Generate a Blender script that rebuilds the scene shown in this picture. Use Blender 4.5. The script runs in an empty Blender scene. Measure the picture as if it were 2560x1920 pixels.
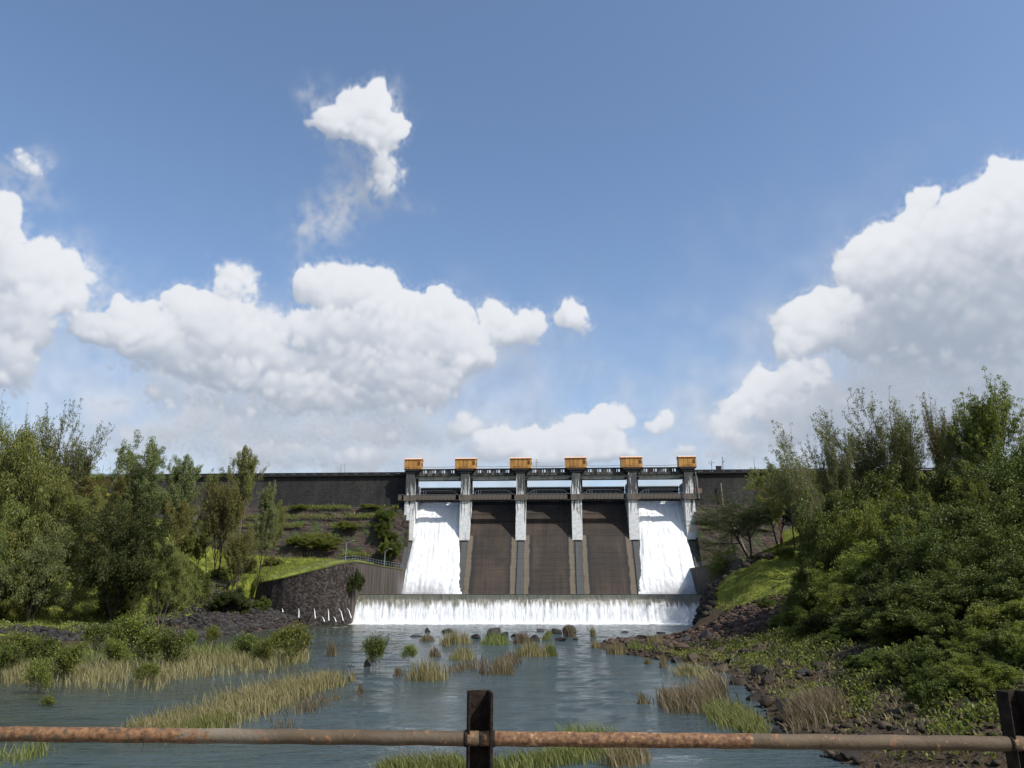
import bpy, bmesh, math, random
import numpy as np
from mathutils import Vector, Matrix

sc = bpy.context.scene
col = sc.collection
PI = math.pi
R = math.radians

# ------------------------------------------------------------------ camera, sun, sky, exposure
TH = R(15.4); F = 1900.0; EYE = 6.3
cam_d = bpy.data.cameras.new('camera'); cam = bpy.data.objects.new('camera', cam_d); col.objects.link(cam)
cam.location = (0, 0, EYE); cam.rotation_euler = (PI/2 + TH, 0, 0)
cam_d.sensor_width = 36; cam_d.lens = 36*F/2560; cam_d.clip_start = 0.1; cam_d.clip_end = 20000
sc.camera = cam
sc.view_settings.view_transform = 'Standard'; sc.view_settings.look = 'None'
sc.view_settings.exposure = 0.4; sc.view_settings.gamma = 1.0
sc.view_settings.use_curve_mapping = False
sc.cycles.max_bounces = 6; sc.cycles.diffuse_bounces = 2; sc.cycles.glossy_bounces = 3
sc.cycles.transmission_bounces = 3; sc.cycles.transparent_max_bounces = 6
sc.cycles.use_adaptive_sampling = True; sc.cycles.adaptive_threshold = 0.02

SUN_EL = R(47); SUN_AZ = R(124)            # azimuth clockwise from +Y (behind the camera, to the right)
SDIR = Vector((math.cos(SUN_EL)*math.sin(SUN_AZ), math.cos(SUN_EL)*math.cos(SUN_AZ), math.sin(SUN_EL)))
sl = bpy.data.lights.new('sun', 'SUN'); sl.energy = 4.1; sl.angle = R(0.5); sl.color = (1.0, 0.955, 0.88)
sun = bpy.data.objects.new('sun', sl); col.objects.link(sun)
sun.rotation_euler = SDIR.to_track_quat('Z', 'Y').to_euler(); sun.location = (60, -60, 90)

def pdir(x, y):
    a = (x-1280)/F; b = (960-y)/F
    return Vector((a, math.cos(TH)-b*math.sin(TH), math.sin(TH)+b*math.cos(TH)))
def W(x, y, Y):
    d = pdir(x, y); t = Y/d.y
    return Vector((d.x*t, Y, EYE+d.z*t))
def G(x, y, z=0.0):
    d = pdir(x, y); t = (z-EYE)/d.z
    return Vector((d.x*t, d.y*t, z))
rng = np.random.default_rng(7)

# ---- clouds: a panorama of the upper sky computed here (azimuth x elevation), density and light
def azel(x, y):
    d = pdir(x, y); return math.degrees(math.atan2(d.x, d.y)), math.degrees(math.atan2(d.z, math.hypot(d.x, d.y)))
def c1(x, y): return (x/1.508, y/1.508+100)
def c2(x, y): return (1280+x/1.508, y/1.508+100)
LOBES = []
def lobe(c, x, y, rx, ry, w=1.0, dk=0.0):
    a, e = azel(*c(x, y)); k = 1/1.508*57.3/F*0.97
    LOBES.append((a, e, rx*k*1.12/max(.3, math.cos(R(e))), ry*k*1.12, w, dk))
for t in [(1380,240,80,75),(1310,300,105,62),(1450,330,85,65),(1500,215,42,50,.45),(1195,190,48,42,.28),(1400,385,75,38,.8),
          (1450,490,78,85,.62),(1350,600,105,60,.46),(1250,670,85,60,.46),(1440,590,80,60,.46),(1400,560,80,60,.46),(1300,640,80,50,.40),(1200,720,70,50,.35),(1330,440,60,65,.35),(1450,560,60,60,.55),(1130,700,60,100,.24),(1150,810,50,55,.2),(1590,610,30,30,.18),
          (0,690,70,85),(60,740,48,55,.75),(40,900,150,115),(170,900,125,110,.8),(300,900,100,120,.33),(50,1100,120,150,.9),(150,1080,100,105,.6),(30,1240,80,95,.8),(340,1000,60,50,.25),
          (70,460,80,48,.5),(50,540,80,48,.42),(150,430,40,40,.42),(170,610,50,30,.16),
          (470,1060,90,75),(400,1110,80,62,.8),(540,1120,115,75),(660,1000,55,55),(745,1000,75,55),(760,1080,145,95),(880,880,58,55,.7),(880,960,75,75,.5),
          (870,1150,140,90,.95,.1),(1000,1100,120,100,.75,.15),(1200,930,64,62),(1285,930,85,72),(1390,905,45,45),(1350,1000,165,125),(1500,1040,125,85),(1660,975,70,58),(1680,1060,105,85),
          (1500,1170,270,125,1,.1),(1250,1150,175,115,.9,.1),(1750,1180,105,95,.9),(1400,1300,250,125,.92,.25),(1050,1250,300,115,.85,.35),(700,1220,200,80,.6,.35),(1120,1330,150,80,.85,.1),(1560,1290,150,90,.85,.1),(860,1270,130,70,.8,.15),
          (1220,1360,105,60,.85),(900,1400,300,80,.5,.4),(620,1310,90,70,.5,.1),(1000,1500,500,80,.5,.45),(1450,1480,350,90,.5,.5),(600,1500,350,100,.42,.45),(1750,1450,115,62,.65),(1380,1570,120,40,.7),(1100,1580,600,55,.5,.4),
          (1900,1080,85,75,.8),(1850,1550,100,50,.7)]: lobe(c1, *t)
for t in [(40,1080,85,90,.85),(210,1050,52,55,.85),(250,1085,48,55,.55),(20,1180,80,90,.33),(310,1230,75,40,.2),
          (350,1420,72,62),(300,1480,105,72),(100,1510,130,52),(0,1520,100,58),(200,1560,240,55),(545,1440,68,44,.9),(655,1540,46,30,.7),
          (1540,605,46,55,1),(1520,680,88,56),(1830,505,42,38),(1870,590,115,85),(1750,640,95,85),(1900,650,150,150),(1600,740,125,95),(1420,765,105,72),(1350,815,95,72),(1300,885,75,62),
          (1500,900,200,150,1,.1),(1750,870,260,200,1,.15),(1200,1060,115,95),(1105,1090,100,85),(1300,1100,125,95),(1050,1150,50,50,.9),(1550,1150,260,180,.8,.8),(1850,1150,300,260,.85,.75),
          (1080,1285,95,70),(1000,1330,120,82),(918,1255,26,45,.65),(880,1365,72,55),(1100,1350,125,85),(1100,1460,250,100,.7,.45),(830,1470,70,115,.65),(880,1540,160,60,.5,.3),
          (1400,1400,260,200,.72,.9),(1750,1450,380,220,.72,.85)]: lobe(c2, *t)
rr = random.Random(11)
for g in range(20):                        # the rest of the sky carries the same kind of cumulus
    a0 = 48 + g*(264/20) + rr.uniform(-5, 5); e0 = rr.uniform(4, 30)
    for k in range(12):
        s = rr.uniform(2.2, 6)
        LOBES.append((a0+rr.uniform(-11, 11), e0+rr.uniform(-4, 4), s*1.3, s*.8, rr.uniform(.6, 1), rr.uniform(0, .5)))
kids = []
for (a, e, rx, ry, w, dk) in LOBES:
    if w >= .8 and dk < .3:
        for k in range(7):
            an = R(rr.uniform(-25, 205)); q = rr.uniform(.30, .52); kids.append((a+rx*.72*math.cos(an), e+ry*.72*math.sin(an), rx*q, ry*q*1.05, w, dk))
        for k in range(4):
            q = rr.uniform(.3, .5); kids.append((a+rx*rr.uniform(-.5, .5), e+ry*rr.uniform(-.6, .3), rx*q, ry*q, w, dk+.1))
WISP = [l for l in LOBES if l[4] <= .46 and l[5] == 0]
LOBES = sorted([l for l in LOBES if not (l[4] <= .46 and l[5] == 0)]+kids, key=lambda l: -(l[1]-l[3]*.3))
NX, NY = 4608, 1152
def band(nx, ny, lo, hi, seed):
    g = np.random.default_rng(seed).standard_normal((ny, nx)).astype(np.float32)
    f = np.fft.rfft2(g); fx = np.fft.rfftfreq(nx)*nx; fy = np.fft.fftfreq(ny)*ny*4
    r = np.sqrt(fx[None, :]**2 + fy[:, None]**2)
    f *= np.exp(-((np.log2(r+1e-3)-np.log2((lo*hi)**.5))/(0.55*np.log2(hi/lo)))**2)
    o = np.fft.irfft2(f, s=(ny, nx)).astype(np.float32); return o/o.std()
az = (np.arange(NX)+.5)/NX*360-180; el = (np.arange(NY)+.5)/NY*90
bands = [band(NX, NY, 2.0**k, 2.0**(k+1), 100+k) for k in (5, 6, 7, 8, 9, 10)]
warpx = (bands[0]*.9+bands[1]*.5+bands[2]*.3); warpy = np.roll(bands[0], 700, 1)*.7+np.roll(bands[1], 300, 1)*.45+np.roll(bands[2], 500, 1)*.28
lay = np.full((NY, NX), .42, np.float32); edn = sum(a*(np.abs(b)-.8) for a, b in zip((.20, .17, .06, .015), bands[2:]))
field = np.full((NY, NX), -1.2, np.float32); dark = np.zeros((NY, NX), np.float32); wsum = np.full((NY, NX), 1e-3, np.float32)
for (a, e, rx, ry, w, dk) in LOBES:
    m = 2.2
    i0 = int((a-rx*m+180)/360*NX); i1 = int((a+rx*m+180)/360*NX)+1; j0 = max(0, int((e-ry*m)/90*NY)); j1 = min(NY, int((e+ry*m)/90*NY)+1)
    if j1 <= j0: continue
    ii = np.arange(i0, i1) % NX; jj = np.arange(j0, j1)
    A = (az[ii]-a+180) % 360-180
    wx = warpx[np.ix_(jj, ii)]*.30; wy = warpy[np.ix_(jj, ii)]*.27
    d2 = ((A[None, :]+wx)/rx)**2 + ((el[jj][:, None]-e+wy)/ry)**2
    L = (w*1.15*(1-d2)).astype(np.float32)-.15*(1-w)
    cur = field[np.ix_(jj, ii)]; k = 9.0
    mx = np.maximum(cur, L); field[np.ix_(jj, ii)] = mx+np.log(np.exp((cur-mx)*k)+np.exp((L-mx)*k))/k
    ny_ = np.clip((el[jj][:, None]-e+wy)/ry, -1, 1)*.85+np.clip((A[None, :]+wx)/rx, -1, 1)*.25; ss = 1-d2+edn[np.ix_(jj, ii)]*1.3
    aa = np.clip((ss+.05)/(.35+.5*np.clip(.3-ny_, 0, 1)), 0, 1)*np.clip(.72+.7*ny_, 0, 1); Ll = .60+.34*ny_+edn[np.ix_(jj, ii)]*.25-dk*.38
    old = lay[np.ix_(jj, ii)]; lay[np.ix_(jj, ii)] = (old*(1-aa)+Ll*aa).astype(np.float32)
    g = np.exp(-d2*1.1).astype(np.float32); dark[np.ix_(jj, ii)] += g*dk; wsum[np.ix_(jj, ii)] += g
dark /= wsum+.15
def blur(a, n):
    for ax in (0, 1):
        c = np.cumsum(np.concatenate([a.take(range(-n, 0), ax) if ax else np.repeat(a[:1], n, 0), a, a.take(range(0, n), ax) if ax else np.repeat(a[-1:], n, 0)], ax), ax, dtype=np.float64)
        a = ((c.take(range(2*n, c.shape[ax]), ax)-c.take(range(0, c.shape[ax]-2*n), ax))/(2*n)).astype(np.float32)
    return a
def lit(hh, n):                             # how much a point is higher than its neighbours towards the light (up, right)
    s = blur(hh, n); return (s-np.roll(np.roll(s, -n, 1), 0, 0)) * .45 + (s-np.concatenate([s[n:], np.repeat(s[-1:], n, 0)], 0)) * 1.0
bil = sum(a*(np.abs(b)-0.8) for a, b in zip((.16, .20, .15, .06, .02), bands[1:]))
fb = sum(a*b for a, b in zip((.05, .06, .06, .035, .02), bands[1:]))
edge = np.clip(1-np.abs(field-.1)*1.2, 0, 1)
h = np.minimum(field, .85)
dens = h + bil*.75*(.35+.65*np.clip(1-field, 0, 1)) + fb*(.9-np.clip(field, 0, 1)*.6)
wisp = np.clip(1.0-(1-dark)*.0, 0, 1)
alpha = np.clip((dens+.14)/(.60+.45*np.clip(.6-blur(field, 10), 0, .8)+.35*dark), 0, 1)
alpha = alpha**1.25; alpha = np.clip(alpha*alpha*(3-2*alpha), 0, 1)
solid = np.clip(dens, -.1, 1.2)
relief = np.clip(h, -.2, .85)*.8 + bil*1.15*np.clip(field+.4, 0, 1) + fb*.25
t_ = lit(relief, 40)*.55 + lit(relief, 20)*.55 + lit(relief, 10)*.5 + lit(relief, 5)*.45 + lit(np.clip(solid, -.1, .6), 14)*.35
up = np.clip(alpha, 0, 1)
bot = np.concatenate([up[50:], np.repeat(up[-1:], 50, 0)], 0); thick = blur(np.clip(field+.2, 0, 1), 30)
t_ = t_*1.0 + (blur(lay, 2)-.51)*1.85 - dark*.42 - blur(bot, 20)*.22 + .18 + (.35-thick)*.15
lum = .5+.5*np.tanh(1.25*t_)
elf = np.exp(-(el/12.0)**2)[:, None].astype(np.float32)
lum = lum*(1-.35*elf)+.55*.35*elf
lo = np.array([.30, .355, .45]); hi = np.array([.84, .86, .90])
img = np.empty((NY, NX, 4), np.float32)
for c in range(3): img[..., c] = lo[c]+(hi[c]-lo[c])*lum
wis = np.zeros((NY, NX), np.float32); wn = np.clip(.75+.22*bands[2]+.16*bands[3]+.07*bands[4], .1, 1.5)
for (a, e, rx, ry, w, dk) in WISP:
    i0 = int((a-rx*3+180)/360*NX); i1 = int((a+rx*3+180)/360*NX)+1; j0 = max(0, int((e-ry*3)/90*NY)); j1 = min(NY, int((e+ry*3)/90*NY)+1); ii = np.arange(i0, i1) % NX; jj = np.arange(j0, j1)
    A = (az[ii]-a+180) % 360-180; d2 = ((A[None, :]+warpx[np.ix_(jj, ii)]*.5)/rx)**2+((el[jj][:, None]-e+warpy[np.ix_(jj, ii)]*.5)/ry)**2
    v_ = w*1.25*np.exp(-d2*1.15)*wn[np.ix_(jj, ii)]; wis[np.ix_(jj, ii)] = 1-(1-wis[np.ix_(jj, ii)])*(1-np.clip(v_, 0, .8))
halo = np.clip(blur(alpha, 12)-.10, 0, 1)*.75*np.clip(.55+.3*bands[3]+.25*bands[4], 0, 1.3)
alpha = np.maximum(alpha, np.clip(1-(1-wis)*(1-halo), 0, 1))
img[..., 3] = np.clip(alpha*(.88+.12*lum)*(1-.15*elf), 0, 1)
# thin veil of far cloud near the horizon, under the cumulus
veil = np.zeros((NY, NX), np.float32)
for (cx_, cy_, rx_, ry_, w_) in [(560,1080,420,150,.75),(900,1100,420,130,.8),(1150,960,330,170,.5),(520,920,260,150,.4),(1450,1120,420,90,.5),(1950,1080,300,170,.6),(2300,1000,400,300,.8),(20,1000,260,160,.35),(180,1150,400,100,.6),(1700,1180,700,60,.45)]:
    a_, e_ = azel(cx_, cy_); k_ = 57.3/F; veil = 1-(1-veil)*(1-w_*np.exp(-((az[None, :]-a_+warpx*1.2)/(rx_*k_))**2-((el[:, None]-e_+warpy*1.0)/(ry_*k_))**2))
hz = np.exp(-(el/7.0)**2)[:, None].astype(np.float32)*.35; veil = 1-(1-veil)*(1-hz)
veil = np.clip(blur(veil, 6)*(.95+.05*bands[1]), 0, .92)
vl = np.clip(.55+.05*bands[1]+.04*bands[2]+.02*bands[3], 0, 1)
a1 = img[..., 3]; a2 = veil*(1-a1); at_ = a1+a2+1e-6
for c in range(3): img[..., c] = (img[..., c]*a1+(lo[c]+(hi[c]-lo[c])*vl)*a2)/at_
img[..., 3] = at_
im = bpy.data.images.new('cloud_panorama', NX, NY, alpha=True, float_buffer=False)
im.colorspace_settings.name = 'Non-Color'; im.alpha_mode = 'CHANNEL_PACKED'
im.pixels.foreach_set(img.ravel()); im.update(); im.pack()
del img, bands, field, dens, solid, relief, lay, edn, veil, wis

world = bpy.data.worlds.new('World'); sc.world = world; world.use_nodes = True
nt = world.node_tree; N = nt.nodes; LK = nt.links; N.clear()
out = N.new('ShaderNodeOutputWorld'); bg = N.new('ShaderNodeBackground'); bg.inputs['Strength'].default_value = 0.14
sky = N.new('ShaderNodeTexSky'); sky.sky_type = 'NISHITA'; sky.sun_disc = False; sky.sun_elevation = SUN_EL; sky.sun_rotation = SUN_AZ
sky.altitude = 600; sky.air_density = 1.0; sky.dust_density = 2.0; sky.ozone_density = 2.0
tc = N.new('ShaderNodeTexCoord'); sep = N.new('ShaderNodeSeparateXYZ'); LK.new(tc.outputs['Generated'], sep.inputs[0])
def wm(op, a, b=None):
    n = N.new('ShaderNodeMath'); n.operation = op
    for i, v in enumerate((a, b)):
        if v is None: continue
        if isinstance(v, (int, float)): n.inputs[i].default_value = v
        else: LK.new(v, n.inputs[i])
    return n.outputs[0]
u = wm('ADD', wm('DIVIDE', wm('ARCTAN2', sep.outputs[0], sep.outputs[1]), 2*PI), 0.5)
v = wm('DIVIDE', wm('ARCSINE', sep.outputs[2]), PI/2)
cb = N.new('ShaderNodeCombineXYZ'); LK.new(u, cb.inputs[0]); LK.new(wm('MINIMUM', wm('MAXIMUM', v, 0.001), .999), cb.inputs[1])
ti = N.new('ShaderNodeTexImage'); ti.image = im; ti.extension = 'REPEAT'; ti.interpolation = 'Linear'; LK.new(cb.outputs[0], ti.inputs[0])
mul = N.new('ShaderNodeVectorMath'); mul.operation = 'SCALE'; LK.new(ti.outputs['Color'], mul.inputs[0]); mul.inputs['Scale'].default_value = 1/0.14/1.32
tint = N.new('ShaderNodeVectorMath'); tint.operation = 'MULTIPLY'; LK.new(sky.outputs[0], tint.inputs[0]); tint.inputs[1].default_value = (.95, .97, .98)
mx = N.new('ShaderNodeMix'); mx.data_type = 'RGBA'; LK.new(ti.outputs['Alpha'], mx.inputs[0]); LK.new(tint.outputs[0], mx.inputs[6]); LK.new(mul.outputs[0], mx.inputs[7])
LK.new(mx.outputs[2], bg.inputs['Color']); LK.new(bg.outputs[0], out.inputs['Surface'])

# ------------------------------------------------------------------ node material helper
class MT:
    def __init__(s, name, rough=.85, spec=.3):
        s.m = bpy.data.materials.new(name); s.m.use_nodes = True; s.t = s.m.node_tree; s.n = s.t.nodes; s.l = s.t.links
        s.n.clear(); s.out = s.n.new('ShaderNodeOutputMaterial'); s.b = s.n.new('ShaderNodeBsdfPrincipled')
        s.l.new(s.b.outputs[0], s.out.inputs[0]); s.b.inputs['Roughness'].default_value = rough
        s.b.inputs['Specular IOR Level'].default_value = spec
        s.tc = s.n.new('ShaderNodeTexCoord')
    def put(s, i, v):
        if v is None: return
        if isinstance(v, (int, float)): i.default_value = v
        elif isinstance(v, (tuple, list)): i.default_value = tuple(v)+((1,) if len(v) == 3 and i.type == 'RGBA' else ())
        else: s.l.new(v, i)
    def co(s, sx=1, sy=1, sz=1, kind='Object'):
        n = s.n.new('ShaderNodeMapping'); s.l.new(s.tc.outputs[kind], n.inputs[0]); n.inputs['Scale'].default_value = (sx, sy, sz); return n.outputs[0]
    def noise(s, co, scale=1, detail=4, rough=.55, dist=0):
        n = s.n.new('ShaderNodeTexNoise'); s.l.new(co, n.inputs['Vector']); n.inputs['Scale'].default_value = scale
        n.inputs['Detail'].default_value = detail; n.inputs['Roughness'].default_value = rough; n.inputs['Distortion'].default_value = dist
        return n.outputs['Fac']
    def vor(s, co, scale=1, feat='F1', outp='Distance', rnd=1):
        n = s.n.new('ShaderNodeTexVoronoi'); n.feature = feat; s.l.new(co, n.inputs['Vector']); n.inputs['Scale'].default_value = scale; n.inputs['Randomness'].default_value = rnd
        return n.outputs[outp]
    def ramp(s, f, *st):
        n = s.n.new('ShaderNodeValToRGB'); s.put(n.inputs[0], f); e = n.color_ramp.elements
        while len(e) < len(st): e.new(.5)
        for k, (p, c) in enumerate(st):
            e[k].position = p; e[k].color = (c, c, c, 1) if isinstance(c, (int, float)) else tuple(c)+(1,)
        return n.outputs[0]
    def mix(s, f, a, b, mode='MIX'):
        n = s.n.new('ShaderNodeMix'); n.data_type = 'RGBA'; n.blend_type = mode
        s.put(n.inputs[0], f); s.put(n.inputs[6], a); s.put(n.inputs[7], b); return n.outputs[2]
    def math(s, op, a, b=None, c=None):
        n = s.n.new('ShaderNodeMath'); n.operation = op
        for i, v in enumerate((a, b, c)): s.put(n.inputs[i], v)
        return n.outputs[0]
    def xyz(s, co):
        n = s.n.new('ShaderNodeSeparateXYZ'); s.l.new(co, n.inputs[0]); return n.outputs
    def bump(s, h, strength=.5, dist=.1):
        n = s.n.new('ShaderNodeBump'); s.put(n.inputs['Height'], h); n.inputs['Strength'].default_value = strength; n.inputs['Distance'].default_value = dist
        s.l.new(n.outputs[0], s.b.inputs['Normal']); return n
    def color(s, c): s.put(s.b.inputs['Base Color'], c); return s
    def island(s): return s.n.new('ShaderNodeNewGeometry').outputs['Random Per Island']
    def objrand(s): return s.n.new('ShaderNodeObjectInfo').outputs['Random']

def simple(name, c, rough=.7, metal=0, var=.25, sc_=6):
    m = MT(name, rough); f = m.noise(m.co(), sc_, 4)
    m.color(m.mix(f, tuple(x*(1-var) for x in c), tuple(min(1, x*(1+var)) for x in c))); m.b.inputs['Metallic'].default_value = metal
    return m.m

# masonry of the dam wall: courses of dark basalt, stained
m = MT('dam_masonry', .9); c = m.co(); X = m.xyz(c)
bk = m.n.new('ShaderNodeTexBrick'); cm = m.n.new('ShaderNodeCombineXYZ'); m.l.new(X[0], cm.inputs[0]); m.l.new(X[2], cm.inputs[1]); m.l.new(cm.outputs[0], bk.inputs[0])
bk.inputs['Scale'].default_value = 1; bk.inputs['Brick Width'].default_value = .75; bk.inputs['Row Height'].default_value = .42; bk.inputs['Mortar Size'].default_value = .045
bk.inputs['Color1'].default_value = (.022, .021, .021, 1); bk.inputs['Color2'].default_value = (.058, .054, .050, 1); bk.inputs['Mortar'].default_value = (.03, .028, .027, 1)
st = m.noise(m.co(.5, .5, .08), 1.6, 5, .65); big = m.noise(c, .06, 4)
zz = m.math('DIVIDE', m.math('SUBTRACT', X[2], 27), 12)
c0 = m.mix(m.ramp(st, (.42, 0), (.7, .75)), bk.outputs[0], (.075, .072, .068))
c0 = m.mix(m.ramp(m.math('MULTIPLY', st, m.math('SUBTRACT', 1.05, zz)), (.44, 0), (.62, .8)), c0, (.16, .16, .155))
c0 = m.mix(m.ramp(big, (.35, .75), (.6, 0)), c0, (.014, .014, .016))
m.color(c0); m.bump(m.math('ADD', m.math('MULTIPLY', bk.outputs['Fac'], -1), m.noise(c, 3, 4)), .8, .12); M_MAS = m.m
# lower slope block: brown weathered masonry with ledges and moss
m = MT('lower_masonry', .92); c = m.co(); X = m.xyz(c)
n1 = m.noise(m.co(.25, .25, 1.4), 1.3, 6, .65); n2 = m.noise(c, .35, 5)
c0 = m.mix(m.ramp(n1, (.35, 0), (.62, 1)), (.028, .022, .019), (.085, .062, .050))
c0 = m.mix(m.ramp(n2, (.45, 0), (.62, .8)), c0, (.045, .040, .037))
c0 = m.mix(m.ramp(m.math('MULTIPLY', n1, n2), (.27, 0), (.34, .9)), c0, (.055, .085, .018))
m.color(c0); m.bump(m.math('ADD', n1, m.noise(c, 2.2, 6, .7)), 1, .35); M_LOW = m.m
# rubble stone wing wall with lichen-pale stones
m = MT('wing_masonry', .9); c = m.co()
ed = m.vor(c, 2.6, 'DISTANCE_TO_EDGE'); cid = m.vor(c, 2.6, 'F1', 'Color'); big = m.noise(c, .16, 4); st = m.noise(m.co(1, 1, .1), 1.2, 5, .6)
c0 = m.mix(m.ramp(m.math('MULTIPLY', m.xyz(cid)[0], big), (.16, 0), (.42, 1)), (.024, .019, .017), (.088, .074, .066))
c0 = m.mix(m.ramp(ed, (.0, .9), (.08, 0)), c0, (.016, .014, .013))
c0 = m.mix(m.ramp(st, (.5, 0), (.66, .75)), c0, (.035, .028, .024))
m.color(c0); m.bump(m.math('MULTIPLY', m.math('MINIMUM', ed, .12), 6), .9, .12); M_WING = m.m
# training wall beside the basin: smoother, streaked
m = MT('streaked_concrete', .85); c = m.co(); st = m.noise(m.co(1.1, 1.1, .06), 1.5, 6, .65)
c0 = m.mix(m.ramp(st, (.35, 0), (.7, 1)), (.032, .027, .024), (.105, .09, .078))
m.color(c0); m.bump(m.noise(m.co(1, 1, 4), .8, 4), .5, .1); M_STREAK = m.m
# spillway face
PITCH = 15.05
m = MT('spillway_face', .8, .35); c = m.co(); X = m.xyz(c)
du = m.math('ABSOLUTE', m.math('SUBTRACT', m.math('MODULO', m.math('ADD', X[0], PITCH*10.0), PITCH), PITCH/2))   # distance to the nearest pier axis (piers at odd half pitches)
wob = m.math('MULTIPLY', m.math('SUBTRACT', m.noise(m.co(.6, .6, .35), 1, 3), .5), .9)
dw = m.math('ADD', du, wob)
n1 = m.noise(m.co(.12, .02, 2.4), 1.2, 6, .7); st = m.noise(m.co(.9, .02, .05), 1.3, 6, .7, .5); n3 = m.noise(m.co(1, .3, .6), .16, 4)
base = m.mix(m.ramp(n1, (.3, 0), (.75, 1)), (.019, .016, .013), (.048, .036, .027))
base = m.mix(m.ramp(n3, (.42, 0), (.6, .8)), base, (.060, .042, .031))
base = m.mix(m.ramp(m.math('MULTIPLY', n1, n3), (.36, 0), (.44, .35)), base, (.15, .095, .07))
base = m.mix(m.ramp(st, (.48, 0), (.64, .7)), base, (.018, .016, .016))
tan = m.mix(n1, (.085, .070, .050), (.18, .148, .110))
z_low = m.math('LESS_THAN', X[2], 21.2)
bandf = m.math('MULTIPLY', m.math('MULTIPLY', m.ramp(m.math('DIVIDE', dw, 5), (.20, 0), (.24, 1), (.44, 1), (.50, 0)), z_low), m.math('ADD', .35, st))
base = m.mix(bandf, base, tan)
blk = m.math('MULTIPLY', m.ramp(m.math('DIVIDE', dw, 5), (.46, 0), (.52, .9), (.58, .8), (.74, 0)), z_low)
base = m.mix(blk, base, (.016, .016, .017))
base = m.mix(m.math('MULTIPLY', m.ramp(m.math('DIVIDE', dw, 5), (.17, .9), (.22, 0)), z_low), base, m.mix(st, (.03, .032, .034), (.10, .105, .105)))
m.color(base); wv = m.math('PINGPONG', X[2], .75)
m.bump(m.math('ADD', n1, m.math('MULTIPLY', m.math('LESS_THAN', wv, .05), -.8)), .7, .12); M_SPILL = m.m
# piers: white concrete with black run-off streaks
m = MT('pier_concrete', .85); c = m.co(kind='Object'); X = m.xyz(c)
st = m.noise(m.co(1.5, 1.5, .10), 1.3, 6, .72, .4); bl = m.noise(m.co(.8, .8, 1.8), 1.2, 5, .6)
zz = m.math('DIVIDE', m.math('SUBTRACT', X[2], 20), 20)
k = m.math('ADD', m.math('MULTIPLY', st, .72), m.math('MULTIPLY', m.math('ADD', m.math('MULTIPLY', zz, .52), -.15), .50))
c0 = m.mix(m.ramp(bl, (.3, 0), (.7, 1)), (.50, .505, .50), (.82, .825, .82))
c0 = m.mix(m.ramp(k, (.405, 0), (.455, .95)), c0, (.035, .035, .037))
m.color(c0); m.bump(bl, .4, .05); M_PIER = m.m
def stained(name, a, b, lo_=.42, hi_=.62):
    m = MT(name, .85); st = m.noise(m.co(.7, .7, .35), 1.6, 6, .7)
    m.color(m.mix(m.ramp(st, (lo_, 0), (hi_, 1)), a, b)); m.bump(st, .4, .05); return m.m
M_PARA = stained('parapet_concrete', (.14, .135, .125), (.02, .02, .021), .36, .55)
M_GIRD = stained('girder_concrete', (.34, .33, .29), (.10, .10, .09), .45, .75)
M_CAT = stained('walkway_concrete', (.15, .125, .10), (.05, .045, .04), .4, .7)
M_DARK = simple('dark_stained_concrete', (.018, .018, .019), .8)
M_GATE = simple('gate_steel', (.012, .014, .018), .6, 0, .4, 2)
M_RAIL = simple('galvanised_rail', (.17, .20, .23), .5)
M_WIRE = simple('cable_black', (.03, .03, .03), .6)
M_POLE = simple('grey_pole', (.20, .20, .19), .6)
M_PIPE2 = simple('old_drain_pipe', (.22, .17, .13), .8)
M_ORANGE = MT('orange_paint', .55, .4); mm = M_ORANGE; nn = mm.noise(mm.co(1, 1, .5), 1.6, 5)
hs_ = mm.n.new('ShaderNodeHueSaturation'); mm.l.new(mm.mix(mm.ramp(nn, (.35, 0), (.7, 1)), (.52, .255, .055), (.30, .15, .045)), hs_.inputs['Color']); mm.l.new(mm.math('ADD', .78, mm.math('MULTIPLY', mm.objrand(), .4)), hs_.inputs['Value'])
st_ = mm.noise(mm.co(3, 3, .3), 2.2, 5, .7); mm.color(mm.mix(mm.ramp(st_, (.54, 0), (.66, .7)), hs_.outputs[0], (.10, .055, .03)))
M_ORANGE = mm.m
M_ORROOF = simple('orange_roof', (.80, .48, .30), .6, 0, .1)
M_ORDARK = simple('dark_orange_seam', (.10, .045, .012), .7)
# rust paint for the near railing
m = MT('rusty_paint', .75, .35); c = m.co(); X = m.xyz(c)
n1 = m.noise(m.co(2, 2, 2), 9, 6, .65); n2 = m.noise(c, 3.2, 3); n3 = m.noise(c, 60, 4, .6); n4 = m.noise(m.co(.35, 1, 1), 2.2, 3)
base = m.mix(m.ramp(n2, (.35, 0), (.65, 1)), (.068, .047, .028), (.105, .077, .047))
base = m.mix(m.ramp(n4, (.52, 0), (.62, .65)), base, (.19, .165, .125))
rust = m.mix(m.ramp(n3, (.35, 0), (.65, 1)), (.075, .036, .018), (.23, .125, .060))
flake = m.ramp(X[0], (0, 1), (1, 1))
zone = m.math('ADD', m.math('MULTIPLY', m.math('MULTIPLY', m.math('GREATER_THAN', X[0], .02), m.math('LESS_THAN', X[0], .985)), .30),
              m.math('MULTIPLY', m.math('MULTIPLY', m.math('GREATER_THAN', X[0], -1.75), m.math('LESS_THAN', X[0], -1.02)), .13))
base = m.mix(m.ramp(m.math('ADD', m.math('ADD', m.math('MULTIPLY', n1, .75), m.math('MULTIPLY', n3, .25)), zone), (.57, 0), (.62, 1)), base, rust)
base = m.mix(m.ramp(m.math('ADD', m.math('MULTIPLY', n3, .6), m.math('MULTIPLY', zone, .5)), (.52, 0), (.56, .8)), base, (.40, .28, .17))
base = m.mix(m.ramp(n3, (.30, .8), (.36, 0)), base, (.03, .015, .008))
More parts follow.
